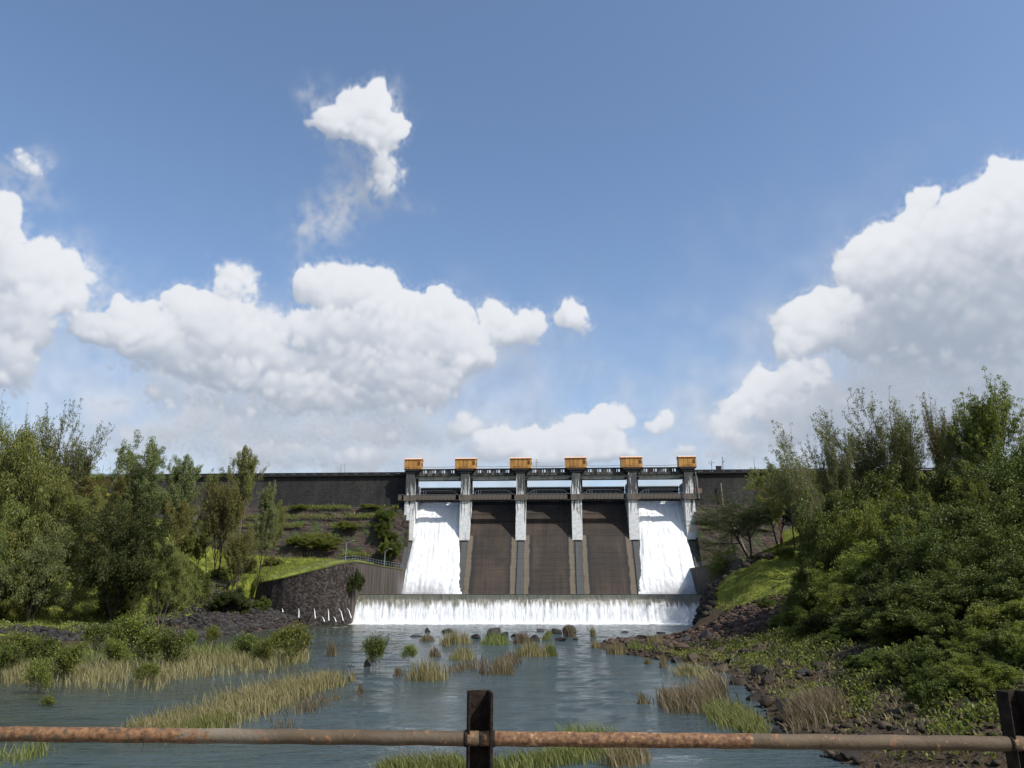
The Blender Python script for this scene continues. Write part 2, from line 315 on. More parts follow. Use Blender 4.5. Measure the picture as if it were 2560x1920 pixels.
m.color(base); m.bump(m.math('ADD', m.math('MULTIPLY', n3, .5), n1), .8, .006); M_RUST = m.m
m = MT('rusted_post', .9, .2); c = m.co(); n1 = m.noise(c, 28, 6, .7); n2 = m.noise(c, 7, 4)
m.color(m.mix(m.ramp(n1, (.35, 0), (.7, 1)), (.008, .006, .005), m.mix(n2, (.025, .015, .010), (.06, .04, .028)))); m.bump(n1, 1, .012); M_POST = m.m
# ground
m = MT('river_bank_ground', .95, .15); c = m.co(); X = m.xyz(c)
at = m.n.new('ShaderNodeAttribute'); at.attribute_name = 'zone'; Z = m.xyz(at.outputs['Vector'])
n1 = m.noise(c, .35, 6, .6); n2 = m.noise(c, 2.2, 5, .65); n3 = m.noise(c, .07, 4)
grass = m.mix(m.ramp(n1, (.3, 0), (.7, 1)), (.090, .112, .014), (.215, .235, .040))
grass = m.mix(m.ramp(n2, (.52, 0), (.75, .7)), grass, (.050, .070, .012))
soil = m.mix(m.ramp(n2, (.3, 0), (.7, 1)), (.028, .021, .014), (.085, .062, .038))
rk = m.math('ADD', Z[0], m.math('MULTIPLY', m.math('SUBTRACT', m.noise(c, .5, 5), .5), .9))
cc = m.mix(m.ramp(rk, (.42, 0), (.58, 1)), grass, soil)
m.color(cc); m.bump(m.math('ADD', n1, n2), 1, .35); M_GROUND = m.m
def rockmat(name, a, b):
    m = MT(name, .85, .3); c = m.co(kind='Object'); n = m.noise(c, 1.4, 5, .65); i = m.island()
    m.color(m.mix(m.ramp(m.math('ADD', m.math('MULTIPLY', n, .5), m.math('MULTIPLY', i, .5)), (.3, 0), (.75, 1)), a, b)); m.bump(n, .7, .15); return m.m
M_BASALT = rockmat('black_basalt', (.012, .011, .011), (.045, .040, .038))
M_REDROCK = rockmat('reddish_basalt', (.020, .014, .011), (.098, .060, .042))
M_BROWNROCK = rockmat('brown_black_rock', (.014, .011, .008), (.078, .055, .036))
M_CLIFF = rockmat('cliff_rock', (.016, .013, .010), (.06, .045, .032))

# ------------------------------------------------------------------ mesh helpers
def tag(o, label=None, cat=None, group=None, kind=None):
    if label: o['label'] = label
    if cat: o['category'] = cat
    if group: o['group'] = group
    if kind: o['kind'] = kind
    return o
def link(name, me, mat=None, parent=None, loc=None):
    o = bpy.data.objects.new(name, me); col.objects.link(o)
    if mat is not None and me is not None and not me.materials:
        me.materials.append(mat)
    if parent is not None: o.parent = parent
    if loc is not None: o.location = loc
    return o
def empty(name, loc=(0, 0, 0), rz=0, label=None, cat=None, group=None):
    o = bpy.data.objects.new(name, None); col.objects.link(o); o.location = loc; o.rotation_euler = (0, 0, rz); o.empty_display_size = .5
    return tag(o, label, cat, group)
def mesh(name, V, Fc, smooth=False):
    me = bpy.data.meshes.new(name); me.from_pydata([tuple(v) for v in V], [], [tuple(f) for f in Fc]); me.update()
    if smooth: me.polygons.foreach_set('use_smooth', [True]*len(me.polygons))
    return me
def npmesh(name, V, Q, smooth=False):
    """V (n,3), Q (m,k) numpy"""
    me = bpy.data.meshes.new(name); V = np.ascontiguousarray(V, np.float32); Q = np.ascontiguousarray(Q, np.int32); k = Q.shape[1]
    me.vertices.add(len(V)); me.vertices.foreach_set('co', V.ravel())
    me.loops.add(Q.size); me.loops.foreach_set('vertex_index', Q.ravel())
    me.polygons.add(len(Q)); me.polygons.foreach_set('loop_start', np.arange(len(Q), dtype=np.int32)*k)
    me.polygons.foreach_set('loop_total', np.full(len(Q), k, np.int32))
    if smooth: me.polygons.foreach_set('use_smooth', np.ones(len(Q), bool))
    me.update(calc_edges=True); me.validate(); return me
class MB:
    def __init__(s): s.V = []; s.F = []
    def box(s, x0, x1, y0, y1, z0, z1):
        b = len(s.V); s.V += [(x0,y0,z0),(x1,y0,z0),(x1,y1,z0),(x0,y1,z0),(x0,y0,z1),(x1,y0,z1),(x1,y1,z1),(x0,y1,z1)]
        s.F += [tuple(b+i for i in f) for f in ((0,3,2,1),(4,5,6,7),(0,1,5,4),(1,2,6,5),(2,3,7,6),(3,0,4,7))]; return s
    def prism(s, poly, z0, z1):
        """poly in xy, extruded over z (z0/z1 may be lists per vertex)"""
        n = len(poly); b = len(s.V)
        a0 = z0 if isinstance(z0, (list, tuple)) else [z0]*n; a1 = z1 if isinstance(z1, (list, tuple)) else [z1]*n
        s.V += [(p[0], p[1], a0[i]) for i, p in enumerate(poly)]+[(p[0], p[1], a1[i]) for i, p in enumerate(poly)]
        s.F += [tuple(range(b+n-1, b-1, -1)), tuple(range(b+n, b+2*n))]+[(b+i, b+(i+1) % n, b+n+(i+1) % n, b+n+i) for i in range(n)]; return s
    def extr(s, prof, x0, x1):
        """prof in (y,z), extruded along x"""
        n = len(prof); b = len(s.V)
        s.V += [(x0, p[0], p[1]) for p in prof]+[(x1, p[0], p[1]) for p in prof]
        s.F += [tuple(range(b, b+n)), tuple(range(b+2*n-1, b+n-1, -1))]+[(b+(i+1) % n, b+i, b+n+i, b+n+(i+1) % n) for i in range(n)]; return s
    def tube(s, pts, r, n=6, caps=True):
        pts = [Vector(p) for p in pts]; rs = r if isinstance(r, (list, tuple)) else [r]*len(pts); b = len(s.V)
        for i, p in enumerate(pts):
            d = (pts[min(i+1, len(pts)-1)]-pts[max(i-1, 0)]).normalized()
            a = d.cross(Vector((0, 0, 1)) if abs(d.z) < .9 else Vector((1, 0, 0))).normalized(); c = d.cross(a)
            for k in range(n):
                t = 2*PI*k/n; s.V.append(tuple(p+(a*math.cos(t)+c*math.sin(t))*rs[i]))
        for i in range(len(pts)-1):
            for k in range(n):
                s.F.append((b+i*n+k, b+i*n+(k+1) % n, b+(i+1)*n+(k+1) % n, b+(i+1)*n+k))
        if caps: s.F += [tuple(range(b+n-1, b-1, -1)), tuple(range(b+(len(pts)-1)*n, b+len(pts)*n))]
        return s
    def mesh(s, name, smooth=False): return mesh(name, s.V, s.F, smooth)
    def obj(s, name, mat, parent=None, smooth=False): return link(name, s.mesh(name, smooth), mat, parent)
def bevel(o, w=.02, seg=1):
    md = o.modifiers.new('bevel', 'BEVEL'); md.width = w; md.segments = seg; md.limit_method = 'ANGLE'; return o

# smooth lattice noise for python/numpy
_tab = np.random.default_rng(3).random((256, 256))
def vnoise(x, y):
    x = np.asarray(x, float); y = np.asarray(y, float); xi = np.floor(x).astype(int); yi = np.floor(y).astype(int); fx = x-xi; fy = y-yi
    fx = fx*fx*(3-2*fx); fy = fy*fy*(3-2*fy)
    g = lambda i, j: _tab[i & 255, j & 255]
    return (g(xi, yi)*(1-fx)+g(xi+1, yi)*fx)*(1-fy)+(g(xi, yi+1)*(1-fx)+g(xi+1, yi+1)*fx)*fy
def fbm(x, y, o=4):
    s = 0; a = .5; t = 0
    for k in range(o): s = s+a*vnoise(x*2**k+17*k, y*2**k+31*k); t += a; a *= .5
    return s/t

# ------------------------------------------------------------------ dam frame
DA = R(3.0); DO = W(1371, 1221, 205.0); DO = Vector((DO.x, 205.0, 0))
def D(u, v, z): return Vector((DO.x+u*math.cos(DA)+v*math.sin(DA), DO.y-u*math.sin(DA)+v*math.cos(DA), z))
def DU(x, y, v):
    """(u, z) where the photo ray meets the dam plane v"""
    d = pdir(x, y); n = Vector((math.sin(DA), math.cos(DA), 0)); o = Vector((0, 0, EYE)); p0 = D(0, v, 0)
    t = (p0-o).dot(n)/d.dot(n); P = o+d*t; r = P-DO
    return r.x*math.cos(DA)-r.y*math.sin(DA), P.z
def Zd(y, v, x=1371): return DU(x, y, v)[1]
PU = [(-2.5+i)*PITCH for i in range(6)]

# ------------------------------------------------------------------ ground
shoreL = [(-45,-400),(-45,30),(-50,60),(-60,80)]+[tuple(G(x, y).xy) for x, y in ((0,1618),(150,1616),(300,1610),(460,1603),(600,1585),(760,1563),(868,1560))]
wlA = W(885, 1406, 168.0); wlB = W(1012, 1424, 198.0); wrA = W(1856, 1399, 160.0); wrB = W(1723, 1424, 198.0)
shoreL += [(wlA.x-.6, 168), (wlB.x-.6, 199), (wlB.x-.6, 240)]
shoreR = [(wrB.x+.6, 240), (wrB.x+.6, 198), (wrA.x+.6, 160), (50, 160), (47, 151)]+[tuple(G(x, y).xy) for x, y in ((1765,1568),(1712,1586),(1640,1600),(1560,1604),(1500,1606),(1470,1612),(1500,1622),(1600,1643),(1700,1657),(1782,1668),(1860,1710),(1904,1775),(1947,1832),(2034,1875),(2120,1920))]+[(24,22),(22,-400)]
poly = np.array(shoreL+shoreR)
def inside(px, py):
    r = np.zeros(px.shape, bool); n = len(poly)
    for i in range(n):
        x0, y0 = poly[i]; x1, y1 = poly[(i+1) % n]
        c = ((y0 > py) != (y1 > py)) & (px < (x1-x0)*(py-y0)/((y1-y0) if y1 != y0 else 1e-9)+x0); r ^= c
    return r
def sdist(px, py):
    d = np.full(px.shape, 1e9); n = len(poly)
    for i in range(n):
        a = poly[i]; b = poly[(i+1) % n]; ab = b-a; L = (ab**2).sum()+1e-9
        t = np.clip(((px-a[0])*ab[0]+(py-a[1])*ab[1])/L, 0, 1)
        d = np.minimum(d, np.hypot(px-a[0]-ab[0]*t, py-a[1]-ab[1]*t))
    return np.where(inside(px, py), -d, d)
CP = []
def cp(x, y, Y, dz=0): p = W(x, y, Y); CP.append((p.x, p.y, p.z+dz))
def cz(x, Y, z): p = W(x, 1400, Y); CP.append((p.x, Y, z))
for t in ((646,1458,166),(700,1452,168),(800,1425,172),(885,1406,172),(1000,1425,197),(700,1408,196),(800,1406,197),(600,1402,196),(560,1440,180),(640,1500,156),(500,1500,152),
          (500,1385,198),(450,1350,201),(400,1325,204),(330,1280,208),(250,1225,212),(560,1530,140)): cp(*t)
for x, Y, z in ((450,138,1.2),(300,128,1.0),(150,118,1.0),(0,112,1.0),(450,148,3.2),(300,140,3.4),(150,132,3.4),(0,126,3.4),(300,155,7),(150,150,8.5),(0,145,9.5),(-200,140,12),
                (300,180,20),(150,170,20),(0,165,22),(-200,165,25),(-400,160,28),(100,200,34),(-100,212,40),(-400,220,46),(-300,100,4),(-600,120,14),(-900,80,10),(700,150,1.5),(800,158,1.2),(620,146,1.4)): cz(x, Y, z)
for x, Y, z in ((1800,152,8.6),(1850,150,11.6),(1900,147,12.4),(1960,144,12.4),(2020,142,12.0),(1800,145,7.6),(1795,136,5.2),(1790,128,3.0),(1850,138,9.9),(1900,135,9.4),(1960,132,9.0),(2020,130,9.2),(1850,127,6.0),(1900,123,5.6),(1960,119,5.6),(2030,116,7.0),(1720,125,.8),(1700,112,.8),(1760,112,1.6),(1850,112,3.4),(1650,108,.5),
                (1900,100,3.0),(2000,104,4.5),(2100,100,6),(2250,104,8.5),(2400,100,10),(2560,95,10),(2060,133,10.5),(2100,125,12),(2250,125,15),(2400,120,16),(2560,120,16),(2800,110,15),
                (1900,160,13.5),(1900,175,14.5),(1900,195,14),(1850,165,13.2),(2000,165,18),(2100,160,20),(2300,160,23),(2000,195,22),(2150,200,30),(2300,205,39),(2600,200,34),
                (1850,80,.7),(1900,85,1.6),(1820,92,.9),(2000,82,2.4),(2150,80,3.5),(2300,78,4.8),(2450,75,5.5),(2600,70,6),(2900,70,7),
                (1950,62,.8),(2050,62,1.8),(2150,62,2.2),(2300,60,3.0),(2450,58,3.6),(2600,55,4),(2100,48,.8),(2200,48,1.7),(2350,46,2.0),(2500,45,2.5),(2700,42,3.0),(2250,37,.7),(2400,36,1.4),(2560,35,2.0),(2900,32,3),(2200,31,.4)): cz(x, Y, z)
CP += [(-160,30,12),(-110,0,5),(-70,-20,2),(-90,60,7),(110,0,10),(60,0,4),(40,10,2),(-250,-100,20),(250,-100,25),(-230,200,50),(230,180,50),(-70,-300,3),(60,-300,3)]
CPA = np.array(CP)
def phi(r): return np.sqrt(r*r+36.0)
_Amat = phi(np.hypot(CPA[:, None, 0]-CPA[None, :, 0], CPA[:, None, 1]-CPA[None, :, 1]))
_n = len(CPA); _K = np.zeros((_n+1, _n+1)); _K[:_n, :_n] = _Amat+np.eye(_n)*(-1.2); _K[:_n, _n] = 1; _K[_n, :_n] = 1
_sol = np.linalg.solve(_K, np.append(CPA[:, 2], 0))
WFX = [W(x, 1450, Y).x for x, Y in ((630,178),(642,173.5),(662,165.5),(682,163.2),(710,161.8),(745,161.2),(780,161.3),(815,162),(845,163.2),(868,165),(885,167.4))]
WFY = [178,173.5,165.5,163.2,161.8,161.2,161.3,162,163.2,165,167.4]
WFZ = [7,5.0,4.0,3.2,2.2,1.5,1.1,.8,.5,.25,.1]
def tz(px, py):
    px = np.asarray(px, float); py = np.asarray(py, float); sh_ = px.shape; x = px.ravel(); y = py.ravel(); o = np.empty(x.shape)
    xc = np.clip(x, -260, 260); yc = np.clip(y, -320, 260)
    for i in range(0, len(x), 20000):
        s_ = slice(i, i+20000)
        o[s_] = phi(np.hypot(xc[s_, None]-CPA[None, :, 0], yc[s_, None]-CPA[None, :, 1]))@_sol[:_n]+_sol[_n]
    d = sdist(x, y); rough = (fbm(x*.35, y*.35, 4)-.5)*np.clip(d*.25, 0, 1)*1.3+(fbm(x*.06+9, y*.06, 3)-.5)*np.clip(d*.05, 0, 1)*3
    z = np.clip(o, .35, 60)+rough+np.where((x > 33) & (x < 58) & (y > 118) & (y < 150), (fbm(x*.55+3, y*.4, 4)-.5)*2.2*np.clip(d/4, 0, 1), 0)
    z = np.maximum(z, .25)
    wd = np.where((y > 158) & (y < 245), 1.6, 2.5)
    t = np.clip(d/wd+.15, 0, 1); z = z*t*t*(3-2*t)-np.where(d < 0, np.clip(-d*.25, 0, 1.6), 0)-.12*(d < .1)
    wf_y = np.interp(x, WFX, WFY); wf_z = np.interp(x, WFX, WFZ)
    front = (x > WFX[0]) & (x < WFX[-1]+1) & (y < wf_y+.9) & (y > 120)
    z = np.where(front, np.minimum(z, wf_z+np.clip(wf_y-y-6, 0, 99)*-.05), z)
    up_ = D(0, 13, 0).y-(x-DO.x)*math.tan(DA)
    z = np.where(y > up_, np.minimum(z, np.maximum(24.0, z-2)), z)      # behind the dam: the reservoir bed
    far = np.clip((np.maximum(abs(x), abs(y))-300)/1500, 0, 1); z = z*(1-far)+(-.5+22*far)*far
    return z.reshape(sh_)
def tz1(x, y): return float(tz(np.array([x]), np.array([y]))[0])
ext = np.array([270, 300, 360, 450, 600, 900, 1500, 3000, 6000.])
gx = np.concatenate([-ext[::-1], np.arange(-240, -120, 3.), np.arange(-120, 120, .9), np.arange(120, 241, 3.), ext])
gy = np.concatenate([-ext[::-1], np.arange(-240, 20, 5.), np.arange(20, 225, .9), np.arange(225, 262, 3.), ext+10])
GX, GY = np.meshgrid(gx, gy); GZ = tz(GX, GY)
Vt = np.stack([GX.ravel(), GY.ravel(), GZ.ravel()], 1); nx = len(gx); ny = len(gy)
idx = np.arange(nx*ny).reshape(ny, nx); Qt = np.stack([idx[:-1, :-1].ravel(), idx[:-1, 1:].ravel(), idx[1:, 1:].ravel(), idx[1:, :-1].ravel()], 1)
me = npmesh('ground', Vt, Qt, True)
dd = sdist(GX, GY)
rock = np.clip(1.15-dd/np.where(GX < 0, np.where(GY > 105, 25, 6), np.where(GY > 88, 24, 20)), 0, 1)
rock = np.where((GX > 30) & (GX < 62) & (GY > 122) & (GY < 165), np.clip(1.25-(GZ-1.0)/5.0, .22, 1), rock)
rock = np.where((GX < -28) & (GX > -75) & (GY > 165) & (GY < 205), 0, rock)
shade_bush = ((GX > 28) & (GY < 120) & (dd > 12)); rock = np.where(shade_bush, .62, rock)
at = me.attributes.new('zone', 'FLOAT_VECTOR', 'POINT'); arr = np.zeros((len(Vt), 3), np.float32); arr[:, 0] = rock.ravel(); at.data.foreach_set('vector', arr.ravel())
ground = link('ground', me, M_GROUND); tag(ground, 'grassy and rocky banks on both sides of the river below the dam', kind='structure')

# ------------------------------------------------------------------ water
def watermat(name, base, foam=True, bs=1.0):
    m = MT(name, .12, .5); m.b.inputs['IOR'].default_value = 1.333; c = m.co(); X = m.xyz(c)
    a = m.noise(m.co(.35, .9, 1), .55, 3, .55, .6); b = m.noise(m.co(.8, 1.9, 1), 1.1, 4, .6, .4); f = m.noise(m.co(1.2, 2.2, 1), 3.4, 3, .6)
    h = m.math('ADD', m.math('ADD', m.math('MULTIPLY', a, 1.2), m.math('MULTIPLY', b, .7)), m.math('MULTIPLY', f, .20))
    m.bump(h, .8*bs, .45)
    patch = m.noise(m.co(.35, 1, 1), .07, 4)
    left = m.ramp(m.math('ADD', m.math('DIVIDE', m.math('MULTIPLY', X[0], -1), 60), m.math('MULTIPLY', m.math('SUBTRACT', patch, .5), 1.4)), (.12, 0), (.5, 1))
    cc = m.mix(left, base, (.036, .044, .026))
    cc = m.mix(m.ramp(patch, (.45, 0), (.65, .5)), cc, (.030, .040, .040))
    m.color(cc)
    if foam:
        fz = m.noise(m.co(.10, .55, 1), 1, 6, .68, .8)
        prox = m.ramp(m.math('DIVIDE', X[1], 170), (.55, 0), (.70, .03), (.90, .06), (.97, .10), (1, .30))
        mask = m.ramp(m.math('ADD', fz, prox), (.70, 0), (.77, 1))
        wb = m.n.new('ShaderNodeBsdfDiffuse'); wb.inputs[0].default_value = (.75, .78, .78, 1)
        ms = m.n.new('ShaderNodeMixShader'); m.l.new(mask, ms.inputs[0]); m.l.new(m.b.outputs[0], ms.inputs[1]); m.l.new(wb.outputs[0], ms.inputs[2]); m.l.new(ms.outputs[0], m.out.inputs[0])
    return m.m
M_RIVER = watermat('river_water', (.045, .068, .072))
M_POOL = watermat('basin_water', (.02, .04, .035), False, .5)
rx = np.concatenate([[-90, -84, -78], np.arange(-73, 52, .5), [60, 75, 90]]); ry = np.concatenate([[-400, -200, -60, 0, 20], np.arange(28, 172, .5)])
RX, RY = np.meshgrid(rx, ry)
RZ = (fbm(RX*.45+RY*.12, RY*.62, 3)-.5)*.13+(fbm(RX*1.0, RY*1.15+50, 2)-.5)*.09*np.clip((RY-40)/90, .35, 1.4)
RZ *= np.clip((172-RY)/3, .2, 1)*np.where(RY < 25, 0, 1)
ri = np.arange(RX.size).reshape(RX.shape)
river = link('river', npmesh('river', np.stack([RX.ravel(), RY.ravel(), RZ.ravel()], 1), np.stack([ri[:-1, :-1].ravel(), ri[:-1, 1:].ravel(), ri[1:, 1:].ravel(), ri[1:, :-1].ravel()], 1), True), M_RIVER); tag(river, 'wide blue green river flowing from the weir', kind='structure')
WY = 172.0
wx0 = wlA.x-.2; wx1 = 49.0
pl = MB(); pl.prism([(wx0,WY-.5),(wx1,WY-.5),(wrB.x+1,205),(wlB.x-1,205)], 2.0, 6.12); pool = pl.obj('basin_water', M_POOL); tag(pool, 'thin strip of calm pool between weir crest and spillway foot', kind='structure')
rs = MB(); rs.box(-240, 260, 212, 1200, 26, 34.0); o = rs.obj('reservoir_water', M_POOL); o.location = (0, 8, 0); tag(o, 'reservoir water held behind the dam', kind='structure')

# ------------------------------------------------------------------ dam
dam = empty('dam', DO, -DA, 'long dark masonry dam with five gated spillway bays between stained white piers', 'dam')
zt = Zd(1177.5, 3.2)            # parapet top
zdk = Zd(1187, 3.2)             # road level / cornice
zbt = Zd(1267, 3.0)             # foot of the upper wall
ztoe = 11.0
uL, uR = -150.0, 125.0
pL = PU[0]-1.0; pR = PU[5]+1.0
for a, b in ((uL, pL), (pR, uR)):
    w = MB(); w.extr([(3.4, zdk-.02), (2.6, zbt-3), (2.6, zbt-25), (14, zbt-25), (10, zdk-.02)][::-1], a, b); w.obj('masonry_wall', M_MAS, dam)
    k = MB(); k.box(a, b, 2.7, 9.8, zdk, zdk+.55); k.obj('cornice', M_DARK, dam)
    k = MB(); k.box(a, b, 2.85, 3.2, zt-.32, zt); k.obj('top_rail', M_DARK, dam)
# lower slope of weathered masonry with stepped ledges (left and right)
def lower_block(a, b, seed):
    rg = np.random.default_rng(seed); nu = int((b-a)/.8); zs = np.concatenate([[zbt+.05], np.linspace(zbt, 6, 46)]); 
    us = np.linspace(a, b, nu); V = []
    for j, z in enumerate(zs):
        t = (zbt-z)/(zbt-6)
        v0 = 2.4 if j == 0 else 1.0-t*10.5
        for u_ in us:
            led = math.floor(t*9+float(vnoise(u_*.12+seed, j*.02))*1.4)/9*1.3
            V.append((u_, v0-(0 if j == 0 else led-(t*1.3))-(float(fbm(np.array(u_*.5), np.array(z*.9+seed), 3))-.5)*.9*(j > 0), z))
    Q = [(j*nu+i, (j+1)*nu+i, (j+1)*nu+i+1, j*nu+i+1) for j in range(len(zs)-1) for i in range(nu-1)]
    return link('lower_slope', mesh('lower_slope', V, Q), M_LOW, dam)
lower_block(-95, PU[0]-.6, 1); lower_block(PU[5]+.8, 60, 2)
# parapet panels with the gaps between them
pp = MB(); pp.box(0, 2.1, 2.95, 3.12, zdk+.55, zt-.32); pmesh = pp.mesh('parapet_panel'); pmesh.materials.append(M_PARA)
ps = MB(); ps.box(0, .42, 2.9, 3.17, zdk+.55, zt-.32); psm = ps.mesh('parapet_post'); psm.materials.append(M_PARA)
def parapet(a, b):
    x = a; k = 0
    while x < b-2.2:
        o = link('parapet_panel', pmesh, None, dam); o.location = (x, 0, 0)
        if k % 2 == 0 or True:
            o2 = link('parapet_post', psm, None, dam); o2.location = (x+2.1+.2, 0, 0)
        x += 2.95; k += 1
parapet(-118, pL-.3); parapet(pR+.3, 62)
# piers
zp0 = Zd(1350, 0); zc0 = Zd(1249, 0); zc1 = Zd(1236, 0); zpt = Zd(1175.5, 0)
for i, u0 in enumerate(PU):
    p = MB(); wl = 1.36; wt = 1.18
    p.box(u0-wl, u0+wl, 0, 9, zp0-.0, zc0); o = p.obj('pier', M_PIER, dam)
    p = MB(); p.box(u0-wt, u0+wt, .05, 3.6, zc0+.003, zpt); p.box(u0-wt, u0+wt, 3.6, 9.5, zc0+.003, Zd(1216, 9)); o2 = p.obj('pier_shaft', M_PIER, dam)
    k = MB(); k.box(u0-1.6, u0+1.6, -.45, -.002, zc0-.15, zc1); k.obj('collar', M_CAT, o)
    c_ = MB(); hw = 2.7 if 0 < i < 5 else 2.3
    sh_ = 0 if 0 < i < 5 else (.45 if i == 0 else -.2)
    c_.prism([(u0-hw+.35+sh_, -.3), (u0+hw-.35+sh_, -.3), (u0+hw-.35+sh_, 4.2), (u0-hw+.35+sh_, 4.2)], zpt+.003, Zd(1171, 0))
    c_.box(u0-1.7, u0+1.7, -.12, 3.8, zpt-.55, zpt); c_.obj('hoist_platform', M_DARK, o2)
    # darker nib on the front and the recessed slot
    s_ = MB(); s_.box(u0+wt+.001, u0+wt+.55, 2.2, 3.4, zc0+.4, Zd(1193, 0)); s_.box(u0+wt+.001, u0+wt+.8, 1.6, 2.4, Zd(1194, 0)-.3, Zd(1194, 0)+.25); s_.box(u0-wt-.8, u0-wt-.001, 1.6, 2.4, Zd(1194, 0)-.3, Zd(1194, 0)+.25)
    s_.obj('bearing_bracket', M_DARK, o2)
    b_ = MB(); b_.prism([(u0-.95, -.35), (u0+.95, -.35), (u0+.95, 2), (u0-.95, 2)], zp0-.5, zp0); b_.obj('pier_toe', M_DARK, o)
# spillway face
zcr = Zd(1262, 9)
prof = [(10.5, zcr-.15), (9.3, zcr), (8.2, zcr-.12), (7.1, zcr-.55), (6, zcr-1.35), (4.9, zcr-2.45), (3.8, zcr-3.9), (2.7, zcr-5.6), (1.6, zcr-7.4), (.7, zp0+1.05), (0, zp0), (-3.0, zp0-4.0), (-6.2, zp0-8.4), (-9.3, zp0-12.8), (-12.2, zp0-17)]
def spv(z):
    for (v0, z0), (v1, z1) in zip(prof[1:], prof[2:]):
        if z1 <= z <= z0: t = (z0-z)/(z0-z1); return v0+(v1-v0)*t
    return prof[-1][0]
w = MB(); full = prof+[(12, zp0-17), (12, zcr-.4)]
w.extr(full, PU[0]-1.5, PU[5]+1.5); sp = w.obj('spillway_face', M_SPILL, dam)
# shallow ribs below the piers, sills across the bays
for i, u0 in enumerate(PU):
    V = []; n = 12; fo = []
    for k in range(n+1):
        z = zp0-.5-(zp0-6.0)*k/n; v_ = spv(z); hw = .62+.2*k/n
        V += [(u0-hw, v_-.32, z), (u0+hw, v_-.32, z), (u0-hw-.25, v_+.2, z), (u0+hw+.25, v_+.2, z)]
    for k in range(n):
        b = 4*k; fo += [(b, b+1, b+5, b+4)[::-1], (b+2, b, b+4, b+6)[::-1], (b+1, b+3, b+7, b+5)[::-1]]
    link('pier_rib', mesh('pier_rib', V, fo), M_SPILL, dam)
for i in range(5):
    a = PU[i]+1.36; b = PU[i+1]-1.36
    zl = Zd(1300, 3); s_ = MB(); v_ = spv(zl)
    s_.box(a+.02, b-.9, v_-.45, v_+1.5, zl-.28, zl+.28); s_.box(a+.02, b-3.2, spv(zl+2.0)-.25, spv(zl+2)+1.2, zl+1.5, zl+2.0)
    if i in (1, 2, 3): s_.obj('sill', M_SPILL, dam)
# radial gates
ztg = Zd(1217.3, 9.5)
for i in range(5):
    a = PU[i]+1.3; b = PU[i+1]-1.3; g = MB(); n = 10; V = []; lift = .55 if i in (0, 4) else -.05
    R0 = 11.0; zc_ = zcr+4.5; pr = []
    for k in range(n+1):
        z = zcr+lift+(ztg-zcr-lift)*k/n; pr.append((9.6+.9*math.sin((z-zcr)/8*PI)*.5-.2, z))
    g.extr(pr+[(p[0]+.12, p[1]) for p in pr[::-1]], a, b); o = g.obj('radial_gate', M_GATE, dam)
    r_ = MB()
    for k in range(1, 5):
        z = zcr+lift+(ztg-zcr)*k/5; r_.box(a, b, 8.7, 9.25, z-.12, z+.12)
    for k in range(9):
        x = a+(b-a)*(k+.5)/9; r_.box(x-.07, x+.07, 9.0, 9.3, zcr+lift+.3, ztg-.1)
    r_.obj('gate_rib', M_GATE, o)
    t_ = MB(); x = a+.2
    while x < b-.3: t_.box(x, x+.28, 9.5, 9.62, ztg+.0, ztg+.10); x += .56
    tag(t_.obj('gate_top_teeth', M_GATE, o), kind='stuff')
    for s in (a+1.2, b-1.2):
        ar = MB(); ar.tube([(s, 9, ztg-1.4), (s, 3.8, zc_-1.0)], .22, 6); ar.tube([(s, 9, zcr+1.4+lift), (s, 3.8, zc_-1.2)], .22, 6); ar.obj('gate_arm', M_GATE, o)
# road bridge over the bays
zg0 = Zd(1198.5, 1.6); zg1 = Zd(1188.5, 1.6); zdb = Zd(1186.5, 1.2)
for i in range(5):
    a = PU[i]+1.19; b = PU[i+1]-1.19
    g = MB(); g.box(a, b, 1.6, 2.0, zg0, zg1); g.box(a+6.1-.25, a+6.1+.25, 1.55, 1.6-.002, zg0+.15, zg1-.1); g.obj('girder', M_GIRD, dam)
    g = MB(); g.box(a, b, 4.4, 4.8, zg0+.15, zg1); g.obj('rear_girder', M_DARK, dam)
    g = MB(); g.box(a, b, 1.1, 5.4, zg1+.003, zg1+.75); g.obj('road_deck', M_PARA, dam)
    g = MB(); g.box(a, b, 1.12, 1.40, zg1+1.55, zg1+1.95); g.obj('top_rail', M_DARK, dam)
    x = a+.5
    while x < b-1.6:
        L_ = min(1.65, b-x-.3)
        q = MB(); q.box(x, x+L_, 1.18, 1.34, zg1+.753, zg1+1.547); q.obj('parapet_panel', M_PARA, dam)
        q = MB(); q.box(x+L_+.18, x+L_+.5, 1.15, 1.37, zg1+.753, zg1+1.547)
        if x+L_+.5 < b: q.obj('parapet_post', M_PARA, dam)
        x += 2.55
